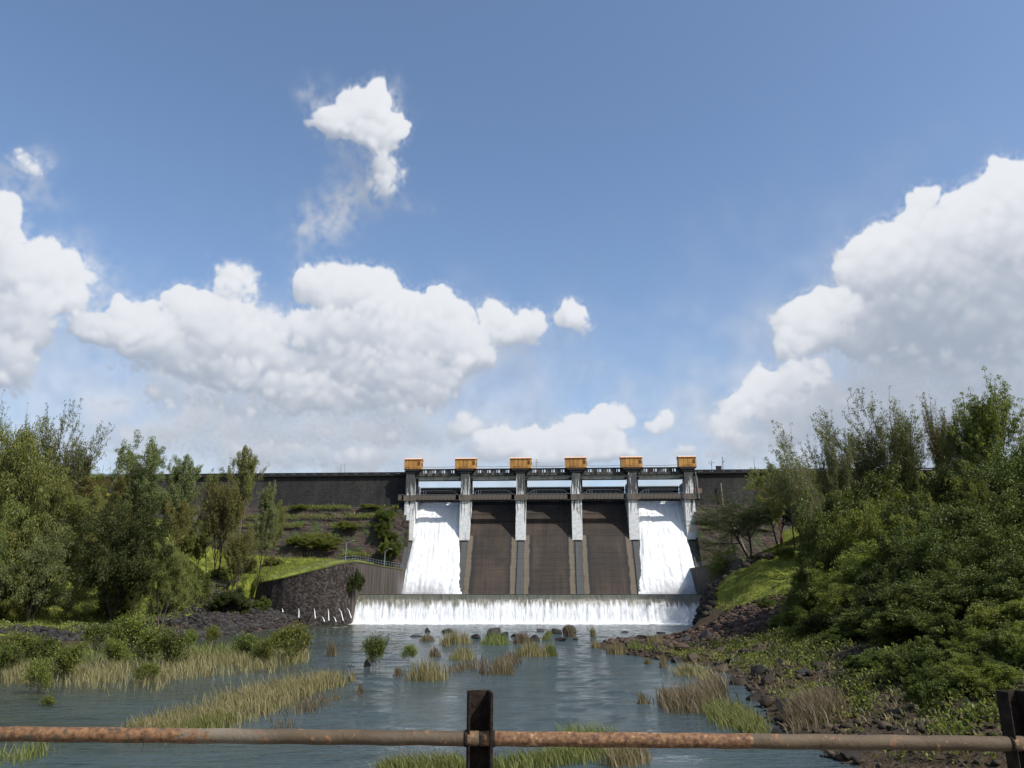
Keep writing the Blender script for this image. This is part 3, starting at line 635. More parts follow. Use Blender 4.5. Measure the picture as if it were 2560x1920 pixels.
# catwalk across the piers: slab, hanging panels, hand rails
pn = MB(); pn.box(0, .94, -.42, -.30, zc0+.02, zc1-.05); pnm = pn.mesh('walkway_panel'); pnm.materials.append(M_CAT)
for i in range(-1, 6):
    a = PU[max(i, 0)]+1.6 if i >= 0 else PU[0]-3.1; b = PU[i+1]-1.6 if i < 5 else PU[5]+3.0
    if i < 0: b = PU[0]-1.6
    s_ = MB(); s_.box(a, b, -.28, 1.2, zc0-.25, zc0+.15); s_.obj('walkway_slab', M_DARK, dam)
    x = a+.02
    while x < b-.9:
        if i < 5: o = link('walkway_panel', pnm, None, dam); o.location = (x, 0, 0)
        x += 1.0
    r_ = MB(); r_.tube([(a, -.36, zc1+.12), (b, -.36, zc1+.12)], .045, 5)
    if i in range(5):
        zz_ = zc1+.12; r_.tube([(a, -.1, zz_), (a+2.0, 1.0, zz_+1.25), (b-2.2, 1.0, zz_+1.25), (b-.4, -.1, zz_+.1)], .03, 5)
        for q in (1.2, 2.0, 2.6): r_.tube([(a+q, .6, zz_), (a+q, .8, zz_+min(1.2, q*.6))], .04, 4)
    r_.obj('walkway_handrail', M_RAIL, dam)
    if 0 <= i < 5:
        f_ = MB(); f_.tube([(a-.3, .6, zc0-.35), (a+(b-a)*.5, .6, zc0-1.0), (b+.3, .6, zc0-.5)], .035, 4); f_.obj('slack_cable', M_WIRE, dam)
# ladder, pipes on the right of the spillway
l_ = MB(); 
for s in (1.75, 2.45): l_.tube([(PU[5]+s, .6, zp0-1), (PU[5]+s, 1.2, zt-2)], .06, 4)
k = zp0-.5
while k < zt-2: l_.box(PU[5]+1.75, PU[5]+2.45, .8, .86, k, k+.06); k += .6
l_.obj('ladder', M_POLE, dam)
l_ = MB(); l_.tube([(PU[5]+2.4, -.5, zc0-.1), (PU[5]+1.8, -.2, zdk)], .12, 5); l_.tube([(PU[5]+3.3, 1.5, 13), (PU[5]+2.6, 1.6, zc0-2)], .14, 5); l_.obj('drain_pipe', M_POLE, dam)
l_ = MB(); uu, _ = DU(1805, 1250, 2); l_.tube([(uu, 2.3, Zd(1210, 2)), (uu+.2, 2.2, Zd(1262, 2)), (uu+.9, -.5, Zd(1300, 1)), (uu+2.2, -5, Zd(1345, -2)), (uu+3.2, -8.6, Zd(1402, -7))], .2, 6); l_.obj('drain_pipe', M_PIPE2, dam)
l_ = MB(); l_.box(PU[5]+1.3, PU[5]+3.2, -.2, .9, zc1+.2, zc1+1.3); l_.obj('brick_cabinet', simple('brick_brown', (.20, .11, .07)), dam)
l_ = MB(); l_.box(PU[5]-.9, PU[5]+.6, -.04, -.002, Zd(1326, 0)-.55, Zd(1326, 0)+.75); l_.obj('gauge_board', simple('pale_cream', (.55, .47, .36)), dam)
# left abutment buttress beside bay one (brown, mossy top)
b_ = MB(); ua = PU[0]-1.15; ub = PU[0]+1.35; zb1 = Zd(1299, -1.5)
b_.prism([(ua-.1, -1.6), (ua+1.35, -1.6), (ua+1.35, 1), (ua-.1, 1)], zp0-6, zb1); o = b_.obj('buttress', M_LOW, dam)
b_ = MB(); b_.extr([(-1.6, zp0+1), (2, zp0+1), (2, 5), (-9.5, 5)], ua-1.6, ua-.0); b_.obj('side_wall', M_LOW, dam)
b_ = MB(); b_.extr([(.9, zp0+2), (2, zp0+2), (2, 5), (-9.5, 5)], PU[5]+.9, PU[5]+2.2); b_.obj('side_wall', M_LOW, dam)

# hoist houses: each on its own pier
def hoist(i, label):
    u0 = PU[i]; end = i in (0, 5); wd = 4.75 if end else 5.85; npan = 4 if end else 5; off = .55 if i == 0 else (-.1 if i == 5 else 0)
    z0 = Zd(1171, 0)+.004; h_ = Zd(1145.5, 0)-z0; t = empty('hoist_house', D(u0+off, 1.4, z0), -DA, label, 'hoist house', 'orange hoist houses on the spillway piers')
    b = MB(); b.extr([(-1.55, .12), (1.55, .12), (1.55, h_), (-1.55, h_)], -wd/2+.06, wd/2-.06); b.obj('wall', M_ORANGE, t)
    b = MB(); b.extr([(-1.72, 0), (1.72, 0), (1.55, .12), (-1.55, .12)], -wd/2, wd/2); b.obj('base_frame', M_ORDARK, t)
    pw = wd/npan
    for k in range(npan):
        b = MB(); b.box(-wd/2+k*pw+.05, -wd/2+(k+1)*pw-.05, -1.62, -1.552, .16, h_-.06); bevel(b.obj('wall_panel', M_ORANGE, t), .02)
        b = MB(); x0 = -wd/2+k*pw+.04-(.12 if k == 0 else 0); x1 = -wd/2+(k+1)*pw-.04+(.12 if k == npan-1 else 0)
        b.extr([(-1.85, h_-.06), (0, h_+.42), (1.85, h_-.06), (1.85, h_+.04), (0, h_+.54), (-1.85, h_+.04)], x0, x1); b.obj('roof_panel', M_ORROOF, t)
    v = MB(); xc = wd/2-pw*.5-.05; v.box(xc-.28, xc+.28, -1.70, -1.622, h_*.42, h_*.76); v.obj('vent_cover', M_ORDARK, t)
    v = MB(); v.box(wd/2-.058, wd/2+.12, -.5, .1, h_*.42, h_*.72); v.obj('side_vent', M_ORDARK, t)
    v = MB(); xa = -wd/2+pw*(.45 if i == 0 else 1.6)
    for q in (0, .5, 1.0): v.tube([(xa+q*1.35, -1.95, .1), (xa+q*1.35, -1.95, 1.25)], .03, 4)
    for q in (.65, 1.2): v.tube([(xa-.35, -1.95, q), (xa+1.7, -1.95, q)], .03, 4)
    v.obj('guard_rail', simple('brown_rail', (.22, .12, .05)) if i == 0 else bpy.data.materials['brown_rail'], t)
    return t
for i, lb in enumerate(('narrow orange hoist house on the leftmost pier above the left waterfall', 'orange hoist house second from left, between left waterfall and first dry bay', 'orange hoist house third from left, between the first and second dry bays',
                        'orange hoist house third from right, between the second and third dry bays', 'orange hoist house second from right, left of the right waterfall', 'narrow orange hoist house on the rightmost pier beside the ladder')): hoist(i, lb)
zw = Zd(1165, 1.4)
for i in range(5):
    a = D(PU[i]+2.3, 1.4, zw); b = D(PU[i+1]-2.3, 1.4, zw); c_ = (a+b)/2-Vector((0, 0, .12)); t = MB(); t.tube([a, c_, b], .05, 5)
    tag(t.obj('power_cable', M_WIRE), 'thin black cable strung between the %s hoist houses counted from left' % ('first and second', 'second and third', 'third and fourth', 'fourth and fifth', 'fifth and sixth')[i], 'cable', 'cables between the hoist houses')
# masts and lamp posts on the dam top
def mast(x, y0, lab, cat, arms=(), name='lamp_post', v=5.0, r=.07):
    u_, _ = DU(x, 1175, v); zb_ = zdk+.3; zt_ = DU(x, y0, v)[1]; t = empty(name, D(u_, v, zb_), -DA, lab, cat)
    b = MB(); b.tube([(0, 0, 0), (0, 0, zt_-zb_)], r, 5); b.obj('pole', M_POLE, t)
    for (x0, z0_, x1, z1_) in arms:
        b = MB(); b.tube([(x0, 0, zt_-zb_+z0_), (x1, 0, zt_-zb_+z1_)], r*.8, 5); b.obj('arm', M_POLE, t)
    return t
mast(852, 1160, 'tall thin straight post on the dam top, left of the spillway', 'post', name='antenna_post')
mast(862, 1161, 'thin lamp post with short arm beside a straight post on the left dam top', 'lamp post', [(0, 0, -.6, -.1)])
mast(257, 1163, 'thin straight post at the far left end of the dam top', 'post', name='antenna_post')
mast(276, 1166, 'lamp post with bent arm near the far left end of the dam top', 'lamp post', [(0, -.3, -1.2, -1.2)])
mast(571, 1162, 'straight slim post on the dam top behind the left group of trees', 'post', name='antenna_post')
mast(585, 1165, 'short lamp post with side arm on the dam top behind the left trees', 'lamp post', [(0, 0, -.7, 0)])
mast(1341, 1148, 'small weather vane mast on the road deck right of the third orange hoist house', 'weather mast', [(-.3, -.9, .8, -.9), (0, -.3, .4, -.2)], 'weather_mast')
mast(1780, 1151, 'weather mast with forked arms on the dam top just right of spillway', 'weather mast', [(-.7, -.7, 0, -1.2), (0, -.6, .8, -.6), (-.7, -.7, -.7, -.2)], 'weather_mast', r=.09)
mast(1808, 1142, 'tallest crooked pole on the dam top right of the spillway', 'pole', [(0, -1.8, .5, -1.0)], 'crooked_pole', r=.12)
mast(1887, 1147, 'thin straight pole on the dam top near the leaning tree', 'post', name='antenna_post')
u_, _ = DU(1797, 1175, 5); c_ = empty('equipment_cabinet', D(u_, 5, zdk+.55), -DA, 'low dark box on the dam top between weather mast and crooked pole', 'cabinet')
b = MB(); b.box(-.7, .7, -.4, .4, 0, 1.6); b.obj('cabinet_body', M_DARK, c_); b = MB(); b.box(-.8, .8, -.5, .5, 1.603, 1.72); b.obj('cabinet_lid', M_DARK, c_)

# ------------------------------------------------------------------ waterfalls on the spillway
def fallmat():
    m = MT('falling_white_water', .55, .4); X = m.xyz(m.co())
    st = m.noise(m.co(1.6, .12, .10), 1.6, 6, .7, .3); cl = m.noise(m.co(1, .6, .55), 1.5, 5, .7)
    low = m.ramp(m.math('DIVIDE', X[2], 30), (.2, 1), (.9, 0))
    h = m.mix(low, st, cl)
    top = m.ramp(m.math('ADD', m.math('DIVIDE', X[2], 31), m.math('MULTIPLY', st, .12)), (1.015, 0), (1.05, .55))
    c = m.mix(m.ramp(h, (.30, 0), (.5, 1)), (.42, .46, .51), (.70, .71, .72))
    m.color(m.mix(top, c, (.24, .27, .32))); m.bump(h, .6, .2); return m.m
M_FALL = fallmat()
def waterfall(i, lab, wl_, wr_):
    a = PU[i]+1.4; b = PU[i+1]-1.4; nu, nv = 90, 110; V = []; z0 = zcr+.75; z1 = 5.9
    rg = np.random.default_rng(40+i)
    for j in range(nv):
        t = j/(nv-1); z = z0+(z1-z0)*t
        sp_ = max(0, (zp0-.2-z)/(zp0-6))
        la = a-wl_*sp_**.9+(.25 if 0 else 0); lb_ = b+wr_*sp_**.9
        v_ = spv(min(z, zcr-.001)) if z < zcr else 9.0
        for k in range(nu):
            s = k/(nu-1); x = la+(lb_-la)*s
            n_ = float(fbm(np.array(x*1.3+i*31), np.array(z*.12), 4))-.5; n2 = float(fbm(np.array(x*1.1), np.array(z*.9+i*7), 3))-.5
            e = min(s, 1-s)*12; th_ = .45*min(1, e+.15)+n_*.55*(1-.3*t)+n2*.45*t
            zz__ = z+(.0 if z < zcr-.2 else 0)
            V.append((x+(rg.random()-.5)*.08, v_-max(.05, th_)-.10-(.25 if t > .97 else 0), zz__))
    Q = [(j*nu+k, (j+1)*nu+k, (j+1)*nu+k+1, j*nu+k+1) for j in range(nv-1) for k in range(nu-1)]
    me = mesh('waterfall', V, Q, True); o = link('waterfall', me, M_FALL); o.location = DO; o.rotation_euler = (0, 0, -DA); tag(o, lab, 'waterfall', 'waterfalls pouring down the spillway'); return o
waterfall(0, 'white waterfall pouring down the leftmost spillway bay', .95, 2.3)
waterfall(4, 'white waterfall pouring down the rightmost spillway bay', 2.2, .9)

# ------------------------------------------------------------------ weir and its curtain of water
weir = empty('weir', (6, WY, 0), 0, 'low long concrete weir across the river below the spillway', 'weir')
b = MB(); b.extr([(0-.2, 6.0), (1.6, 6.0), (1.6, -1.5), (-3.2, -1.5), (-2.6, 2), (-1.6, 4.6), (-.9, 5.6)], wx0-6-.8, wx1-6); b.obj('weir_body', M_STREAK, weir)
m = MT('weir_curtain_water', .25, .5); c = m.co(); X = m.xyz(c)
st = m.noise(m.co(1.5, .1, .14), 1.5, 6, .72, .2); st2 = m.noise(m.co(.35, .1, .1), .5, 4, .6); st3 = m.noise(m.co(4, .5, .5), 1.6, 4, .7)
lvl = m.math('ADD', m.math('DIVIDE', X[2], 6.2), m.math('ADD', m.math('MULTIPLY', m.math('SUBTRACT', st, .5), .85), m.math('MULTIPLY', m.math('SUBTRACT', st2, .5), .35)))
wf = m.ramp(lvl, (.53, 1), (.70, 0))
dk = m.mix(m.ramp(st, (.3, 0), (.7, 1)), (.045, .047, .036), (.13, .13, .095))
wh = m.mix(m.ramp(st3, (.3, 0), (.55, 1)), (.36, .39, .42), (.72, .73, .74))
m.color(m.mix(wf, dk, wh)); rr_ = m.ramp(wf, (0, .12), (1, .6)); m.l.new(rr_, m.b.inputs['Roughness']); m.bump(m.math('ADD', st, m.math('MULTIPLY', st3, .4)), .9, .18)
M_CURT = m.m
xs = np.arange(wx0-.1, wx1, .22); cp_ = [(.6, 6.16), (0, 6.15), (-.45, 6.02), (-.9, 5.75), (-1.3, 5.3), (-1.6, 4.75), (-1.9, 4.1), (-2.15, 3.4), (-2.4, 2.6), (-2.65, 1.7), (-2.9, .9), (-3.15, .3), (-3.7, .08), (-4.6, .03)]
V = []
for x in xs:
    n0 = float(fbm(np.array(x*1.4), np.array(.3), 4))-.5; edge = float(fbm(np.array(x*.45), np.array(4.4), 3))
    for j, (dy, z) in enumerate(cp_):
        k_ = min(1, max(0, (5.6-z)/3)); f_ = (float(fbm(np.array(x*2.2), np.array(z*.35+5), 3))-.5)
        slant = (.0 if x > wx0+3 else -(wx0+3-x)*.0)
        V.append((x-k_*1.4*max(0, 1-(x-wx0)/6), WY+dy-.25*k_-(n0*.35+f_*.5)*k_-(edge*1.2 if j >= 12 else 0), z+(.12*n0 if j >= 11 else 0)))
nj = len(cp_); Q = [(i*nj+j, i*nj+j+1, (i+1)*nj+j+1, (i+1)*nj+j) for i in range(len(xs)-1) for j in range(nj-1)]
o = link('weir_waterfall', mesh('weir_waterfall', V, Q, True), M_CURT); tag(o, 'long white curtain of water falling over the low weir', 'waterfall')

mm_ = bpy.data.materials.new('spray_mist'); mm_.use_nodes = True; t_n = mm_.node_tree; t_n.nodes.clear()
mo = t_n.nodes.new('ShaderNodeOutputMaterial'); mv = t_n.nodes.new('ShaderNodeVolumePrincipled'); t_n.links.new(mv.outputs[0], mo.inputs['Volume']); mv.inputs['Color'].default_value = (.95, .96, .98, 1); mv.inputs['Anisotropy'].default_value = .2
tcn = t_n.nodes.new('ShaderNodeTexCoord'); gr = t_n.nodes.new('ShaderNodeTexGradient'); gr.gradient_type = 'SPHERICAL'; t_n.links.new(tcn.outputs['Object'], gr.inputs[0])
nz = t_n.nodes.new('ShaderNodeTexNoise'); nz.inputs['Scale'].default_value = 3.0; nz.inputs['Detail'].default_value = 3; t_n.links.new(tcn.outputs['Object'], nz.inputs['Vector'])
m1 = t_n.nodes.new('ShaderNodeMath'); m1.operation = 'MULTIPLY'; t_n.links.new(gr.outputs['Fac'], m1.inputs[0]); t_n.links.new(nz.outputs['Fac'], m1.inputs[1]); m2 = t_n.nodes.new('ShaderNodeMath'); m2.operation = 'MULTIPLY'; m2.inputs[1].default_value = .75; t_n.links.new(m1.outputs[0], m2.inputs[0]); t_n.links.new(m2.outputs[0], mv.inputs['Density'])
for (u_, w_, h_, lab) in ((PU[0]+7, 9.5, 4.2, 'mist'), (PU[0]-.5, 3.4, 5.5, 'mist'), (PU[4]+7.5, 9.5, 4.2, 'mist'), (PU[5]+1.0, 3.0, 5.5, 'mist')):
    bm_ = bmesh.new(); bmesh.ops.create_icosphere(bm_, subdivisions=2, radius=1); me_ = bpy.data.meshes.new('spray_mist'); bm_.to_mesh(me_); bm_.free()
    o = link('spray_mist', me_, mm_); o.location = D(u_, -12.8, 6.2); o.scale = (w_, 2.6, h_); o.rotation_euler = (0, 0, -DA); tag(o, 'thin white spray mist at the foot of a spillway waterfall', 'mist', kind='stuff')
sc.cycles.volume_step_rate = 2; sc.cycles.volume_max_steps = 64
# ------------------------------------------------------------------ wing walls
def wall_from(name, pts, thick, mat, label, zb=-1.0, cap=True, cat='wall'):
    """pts: (x,y,ztop) front line, thickness to the back side (left normal)"""
    t = empty(name, (pts[0][0], pts[0][1], 0), 0, label, cat); P = [Vector((p[0]-pts[0][0], p[1]-pts[0][1], p[2])) for p in pts]; n = len(P); back = []
    for i in range(n):
        d = (P[min(i+1, n-1)]-P[max(i-1, 0)]); d.z = 0; d.normalize(); nn_ = Vector((-d.y, d.x, 0)); back.append(P[i]+nn_*thick)
    V = []
    for i in range(n): V += [(P[i].x, P[i].y, zb), tuple(P[i]), tuple(back[i]), (back[i].x, back[i].y, zb)]
    Fc = []
    for i in range(n-1):
        b = 4*i; Fc += [(b, b+4, b+5, b+1), (b+1, b+5, b+6, b+2), (b+2, b+6, b+7, b+3)]
    Fc += [(0, 1, 2, 3), (4*n-4, 4*n-1, 4*n-2, 4*n-3)]
    link('wall_body', mesh('wall_body', V, Fc), mat, t)
    if cap:
        V = []; Fc = []
        for i in range(n):
            d = (back[i]-P[i]).normalized(); a = P[i]-d*.12; b_ = back[i]
            V += [(a.x, a.y, P[i].z+.003), (a.x, a.y, P[i].z+.28), (b_.x, b_.y, P[i].z+.28), (b_.x, b_.y, P[i].z+.003)]
        for i in range(n-1):
            b = 4*i; Fc += [(b, b+4, b+5, b+1), (b+1, b+5, b+6, b+2), (b+2, b+6, b+7, b+3)]
        Fc += [(0, 1, 2, 3), (4*n-4, 4*n-1, 4*n-2, 4*n-3)]
        link('coping', mesh('coping', V, Fc), M_MOSS, t)
    return t
m = MT('mossy_coping', .9); n_ = m.noise(m.co(), .9, 5); m.color(m.mix(m.ramp(n_, (.4, 0), (.6, 1)), (.06, .085, .015), (.10, .085, .05))); M_MOSS = m.m
Zw = lambda x, y, Y: W(x, y, Y)
q = [Zw(1010, 1425, 198), Zw(985, 1421, 191), Zw(955, 1417, 184), Zw(925, 1411, 177), Zw(900, 1407, 171), Zw(885, 1406, 167.6)]
tw = wall_from('training_wall', [tuple(p) for p in q][::-1], 1.6, M_STREAK, 'straight streaked basin side wall with mossy top left of the left waterfall')
q2 = [Zw(*p) for p in ((885,1406.5,167.4),(868,1408,165.0),(845,1412,163.2),(815,1420,162),(780,1429,161.3),(745,1438,161.2),(710,1447,161.8),(682,1453,163.2),(662,1457,165.5),(648,1460,169),(642,1462,174))]
cwall = wall_from('curved_wing_wall', [tuple(p) for p in q2][::-1], 1.6, M_WING, 'curved stone wing wall with sloping mossy top left of the weir')
q3 = [Zw(1723, 1424, 198), Zw(1745, 1420, 190), Zw(1775, 1414, 180), Zw(1815, 1406, 170), Zw(1856, 1399, 160), Zw(1870, 1425, 156)]
rwall = wall_from('right_training_wall', [tuple(p) for p in q3], 1.5, M_STREAK, 'dark shaded basin side wall right of the right waterfall')
# railings on the walls
def railing(pts, lab, name='wall_railing', h_=1.15, step=1.5, two=True, grp=None):
    t = empty(name, pts[0], 0, lab, 'railing', grp); o0 = Vector(pts[0]); P = [Vector(p)-o0 for p in pts]
    seg = [(P[i+1]-P[i]).length for i in range(len(P)-1)]; tot = sum(seg); n = int(tot/step); pm = MB(); pm.tube([(0, 0, 0), (0, 0, h_)], .032, 4); pm = pm.mesh('rail_post'); pm.materials.append(M_RAIL)
    for k in range(n+1):
        s = tot*k/n; i = 0
        while i < len(seg)-1 and s > seg[i]: s -= seg[i]; i += 1
        p = P[i].lerp(P[i+1], min(1, s/seg[i])); o = link('rail_post', pm, None, t); o.location = p
    for hh in ((h_*.5, h_) if two else (h_,)):
        b = MB(); b.tube([p+Vector((0, 0, hh)) for p in P], .026, 4); b.obj('rail', M_RAIL, t)
railing([p+Vector((-.4, .1, .28)) for p in q[::-1]], 'white metal railing on the straight basin wall left of the left waterfall')
railing([p+Vector((.1, .5, .28)) for p in q2[:8]], 'sloping metal railing along the grassy top of the curved wing wall', step=3.4)
railing([p+Vector((.4, .1, .28)) for p in q3[:5]], 'thin dark railing on the wall right of the right waterfall')
def lamp(x, ybase, ytop, Y, lab, arm):
    p = W(x, ybase, Y); z1 = W(x, ytop, Y).z; t = empty('lamp_post', p, 0, lab, 'lamp post'); b = MB(); b.tube([(0, 0, 0), (0, 0, z1-p.z)], [.13, .08], 6); b.obj('pole', M_POLE, t)
    b = MB(); b.tube([(0, 0, z1-p.z-.1), (arm, 0, z1-p.z+.45)], .06, 5); b.obj('arm', M_POLE, t)
    b = MB(); b.box(arm-.05 if arm > 0 else arm-.65, arm+.65 if arm > 0 else arm+.05, -.14, .14, z1-p.z+.38, z1-p.z+.55); b.obj('lamp_head', M_POLE, t)
lamp(863, 1408, 1357, 168.5, 'grey lamp post with long arm standing at the peak of the curved wing wall', 1.2)
lamp(961, 1416, 1377, 187, 'shorter lamp post near the middle of the railing left of the left waterfall', 1.0)
# weep jets on the curved wall
jm = simple('jet_water', (.75, .78, .8), .5)
jets = [(705, 1521, 1530, 2), (747, 1521, 1544, 0), (785, 1521, 1546, 3), (804, 1541, 1554, 7), (820, 1522, 1552, 2), (833, 1541, 1554, 7), (847, 1521, 1552, 11), (866, 1519, 1545, 12)]
order = ('farthest left of all', 'second from left', 'third from left', 'fourth from left, short and low', 'fifth from left, straight', 'third from the weir, short', 'second from the weir', 'nearest the weir curtain')
for (x, y0, y1, dx), lab in zip(jets, order):
    # find wall front Y at that x
    Y = float(np.interp(x, [p for p in (642,648,662,682,710,745,780,815,845,868,885)], [174,169,165.5,163.2,161.8,161.2,161.3,162,163.2,165,167.4]))-.25
    a = W(x, y0, Y); b = W(x+dx, y1, Y-1.6); mid = (a+b)/2+Vector((0, 0, (a.z-b.z)*.22)); t = MB(); t.tube([a, a.lerp(mid, .6), mid, b.lerp(mid, .35), b], [.03, .05, .07, .09, .14], 5)
    tag(t.obj('water_jet', jm, smooth=True), 'thin white water jet on the curved wing wall, '+lab, 'water jet', 'jets from the drain holes of the curved wall')

# ------------------------------------------------------------------ vegetation generators
def leafmat(name, ramp, trans=.42, var=.5, gain=1.45):
    ramp = [(p, tuple(x*gain for x in c)) for p, c in ramp]
    m = MT(name, .55, .25); i = m.island(); r_ = m.objrand(); n = m.n.new('ShaderNodeNewGeometry')
    big = m.noise(m.co(), .45, 3)
    f = m.math('ADD', m.math('MULTIPLY', i, .55), m.math('MULTIPLY', big, .45))
    c = m.ramp(f, *ramp)
    hs = m.n.new('ShaderNodeHueSaturation'); m.l.new(c, hs.inputs['Color']); m.l.new(m.math('ADD', .485, m.math('MULTIPLY', r_, .03)), hs.inputs['Hue'])
    m.l.new(m.math('ADD', 1-var*.35, m.math('MULTIPLY', r_, var*.7)), hs.inputs['Value'])
    hs.inputs['Saturation'].default_value = .95
    m.color(hs.outputs[0]); tr = m.n.new('ShaderNodeBsdfTranslucent'); m.l.new(m.mix(1, hs.outputs[0], (1.15, 1.15, .5), 'MULTIPLY'), tr.inputs[0])
    ms = m.n.new('ShaderNodeMixShader'); ms.inputs[0].default_value = trans; m.l.new(m.b.outputs[0], ms.inputs[1]); m.l.new(tr.outputs[0], ms.inputs[2]); m.l.new(ms.outputs[0], m.out.inputs[0])
    return m.m
M_LOLIVE = leafmat('olive_leaves', ((.2, (.052, .062, .014)), (.55, (.100, .112, .028)), (.85, (.165, .165, .050))), gain=1.95)
M_LGREY = leafmat('grey_olive_leaves', ((.2, (.050, .062, .022)), (.55, (.085, .100, .036)), (.9, (.150, .150, .065))), gain=1.90)
M_LBROWN = leafmat('brownish_leaves', ((.2, (.056, .056, .016)), (.55, (.105, .098, .027)), (.9, (.170, .145, .048))), gain=1.60)
M_LGREEN = leafmat('bright_green_leaves', ((.15, (.030, .050, .007)), (.5, (.064, .086, .012)), (.9, (.150, .168, .028))), .22, gain=1.2)
M_LDARK = leafmat("dark_green_leaves", ((.2, (.020, .032, .007)), (.55, (.044, .060, .012)), (.9, (.080, .098, .020))), .25, gain=1.15)
M_LSHRUB = leafmat('yellow_green_leaves', ((.2, (.060, .078, .012)), (.55, (.115, .132, .024)), (.9, (.19, .20, .045))))
M_BARK = simple('grey_bark', (.075, .060, .046), .9, 0, .5, 3)
M_BARKP = simple('pale_bark', (.17, .145, .115), .9, 0, .4, 3)
M_BARKR = simple('reddish_bark', (.13, .055, .03), .9, 0, .4, 3)
M_BARKD = simple('dark_bark', (.030, .024, .019), .9, 0, .5, 3)
M_GRASS = leafmat('grass_blades', ((.2, (.095, .115, .016)), (.6, (.180, .200, .030)), (.9, (.27, .27, .06))), .3, .3, 1)
M_REED = leafmat('dry_reed', ((.15, (.075, .072, .028)), (.5, (.17, .145, .065)), (.9, (.29, .235, .12))), .3, .3, 1.2)
M_REEDG = leafmat('green_reed', ((.15, (.060, .085, .018)), (.5, (.120, .140, .034)), (.9, (.21, .20, .07))), .3, .3, 1.2)
M_REEDB = leafmat('brown_reed', ((.15, (.062, .052, .028)), (.5, (.125, .098, .056)), (.9, (.21, .165, .10))), .3, .3, 1.2)

def unit(v): return v/(np.linalg.norm(v, axis=-1, keepdims=True)+1e-9)
def skeleton(seed, H_, L0, levels, ang, nch, lens, trop=.08, wob=.12, lean=0.0, r0=.02, start=.45, nseg=5, multi=1, spread=0.0, flat=0.0):
    rg = np.random.default_rng(seed); segs = []; tips = []
    def rec(p, d, L, r, lv):
        n = nseg if lv < 2 else 3; pts = [p]; ds = [d]
        for i in range(n):
            d = unit(d+rg.normal(0, wob, 3)+np.array([0, 0, trop*(1 if lv < 2 or flat == 0 else -flat)])); p = p+d*L/n; pts.append(p); ds.append(d)
        rs_ = [r*(1-.62*i/n) for i in range(n+1)]; segs.append((pts, rs_, lv))
        if lv >= levels:
            for i in range(1, n+1): tips.append((pts[i], ds[i]))
            return
        k = nch[lv]
        for c in range(k):
            t = start+(1-start)*(c+rg.random())/k if lv == 0 else .25+.75*(c+rg.random())/k
            x = t*n; i = min(int(x), n-1); q_ = pts[i]+(pts[i+1]-pts[i])*(x-i); dd_ = ds[i+1]
            a = ang[lv]*(.7+.6*rg.random()); ph = rg.random()*2*PI if lv else 2*PI*(c*.382)+rg.random()*.6
            s1 = unit(np.cross(dd_, [.3, .2, .9])+1e-3); s2 = np.cross(dd_, s1)
            nd = unit(dd_*math.cos(a)+(s1*math.cos(ph)+s2*math.sin(ph))*math.sin(a))
            if flat and lv >= 1: nd = unit(nd*np.array([1, 1, 1-flat]))
            rec(q_, nd, L*lens[lv]*(.75+.5*rg.random())*(1.15-.45*t if lv == 0 else 1), rs_[i]*.62, lv+1)
        if lv > 0: tips.append((pts[-1], ds[-1]))
    for k in range(multi):
        a = 2*PI*k/multi+rg.random(); s = spread*(.6+.8*rg.random())
        rec(np.array([math.cos(a)*.02*H_*(multi > 1), math.sin(a)*.02*H_*(multi > 1), -.02*H_]), unit(np.array([lean+math.cos(a)*s, math.sin(a)*s, 1.0])), L0*(1 if k == 0 else .75+.3*rg.random()), r0*H_*(1 if multi == 1 else .7), 0)
    return segs, tips
def trunkmesh(segs, name='trunk', minr=.012):
    b = MB()
    for pts, rs_, lv in segs: b.tube([tuple(p) for p in pts], [max(minr, r) for r in rs_], (7, 5, 4, 3, 3)[min(lv, 4)], caps=False)
    return b.mesh(name, True)
def crownmesh(tips, seed, per, rad, ll, lw, droop=.2, updir=.3, flatn=0.0, name='crown', ends=1.0, clump=False):
    rg = np.random.default_rng(seed); P = np.array([t[0] for t in tips]); Dd = np.array([t[1] for t in tips]); n = len(P)
    k = rg.poisson(per*(.4+1.2*rg.random(n)), n); idx_ = np.repeat(np.arange(n), k); m_ = len(idx_)
    off = rg.normal(0, 1, (m_, 3))*rad*np.array([1, 1, .75 if not flatn else .3]); base = P[idx_]+off+Dd[idx_]*rad*.5
    ax = unit(Dd[idx_]*.5+rg.normal(0, .75, (m_, 3))+np.array([0, 0, updir-droop])); 
    nrm = unit(rg.normal(0, .6, (m_, 3))+np.array([0, 0, .9])); side = unit(np.cross(ax, nrm)); s = (.65+.7*rg.random((m_, 1)))
    L = ll*s; Wd = lw*s; up_ = np.cross(side, ax)
    if clump:
        dr = rg.normal(0, 1, (m_, 3)); dr[:, 2] = dr[:, 2]*.8+.45; dr = unit(dr); rc = rad*(.6+.8*rg.random(n))[idx_][:, None]
        base = P[idx_]+dr*rc*(.45+.55*rg.random((m_, 1))**.5)*np.array([1.15, 1.15, .8])
        tn = unit(rg.normal(0, 1, (m_, 3))); ax = unit(np.cross(dr, tn)+dr*.35-np.array([0, 0, droop])+Dd[idx_]*.3); nrm = unit(dr+rg.normal(0, .45, (m_, 3)))
        side = unit(np.cross(ax, nrm)); up_ = np.cross(side, ax)
    v0 = base; v1 = base+ax*L*.45+side*Wd*.5+up_*Wd*.12; v2 = base+ax*L-np.array([0, 0, 1])*L*.12; v3 = base+ax*L*.45-side*Wd*.5+up_*Wd*.12
    V = np.stack([v0, v1, v2, v3], 1).reshape(-1, 3); Q = np.arange(len(V)).reshape(-1, 4)
    return npmesh(name, V, Q)
VAR = {}
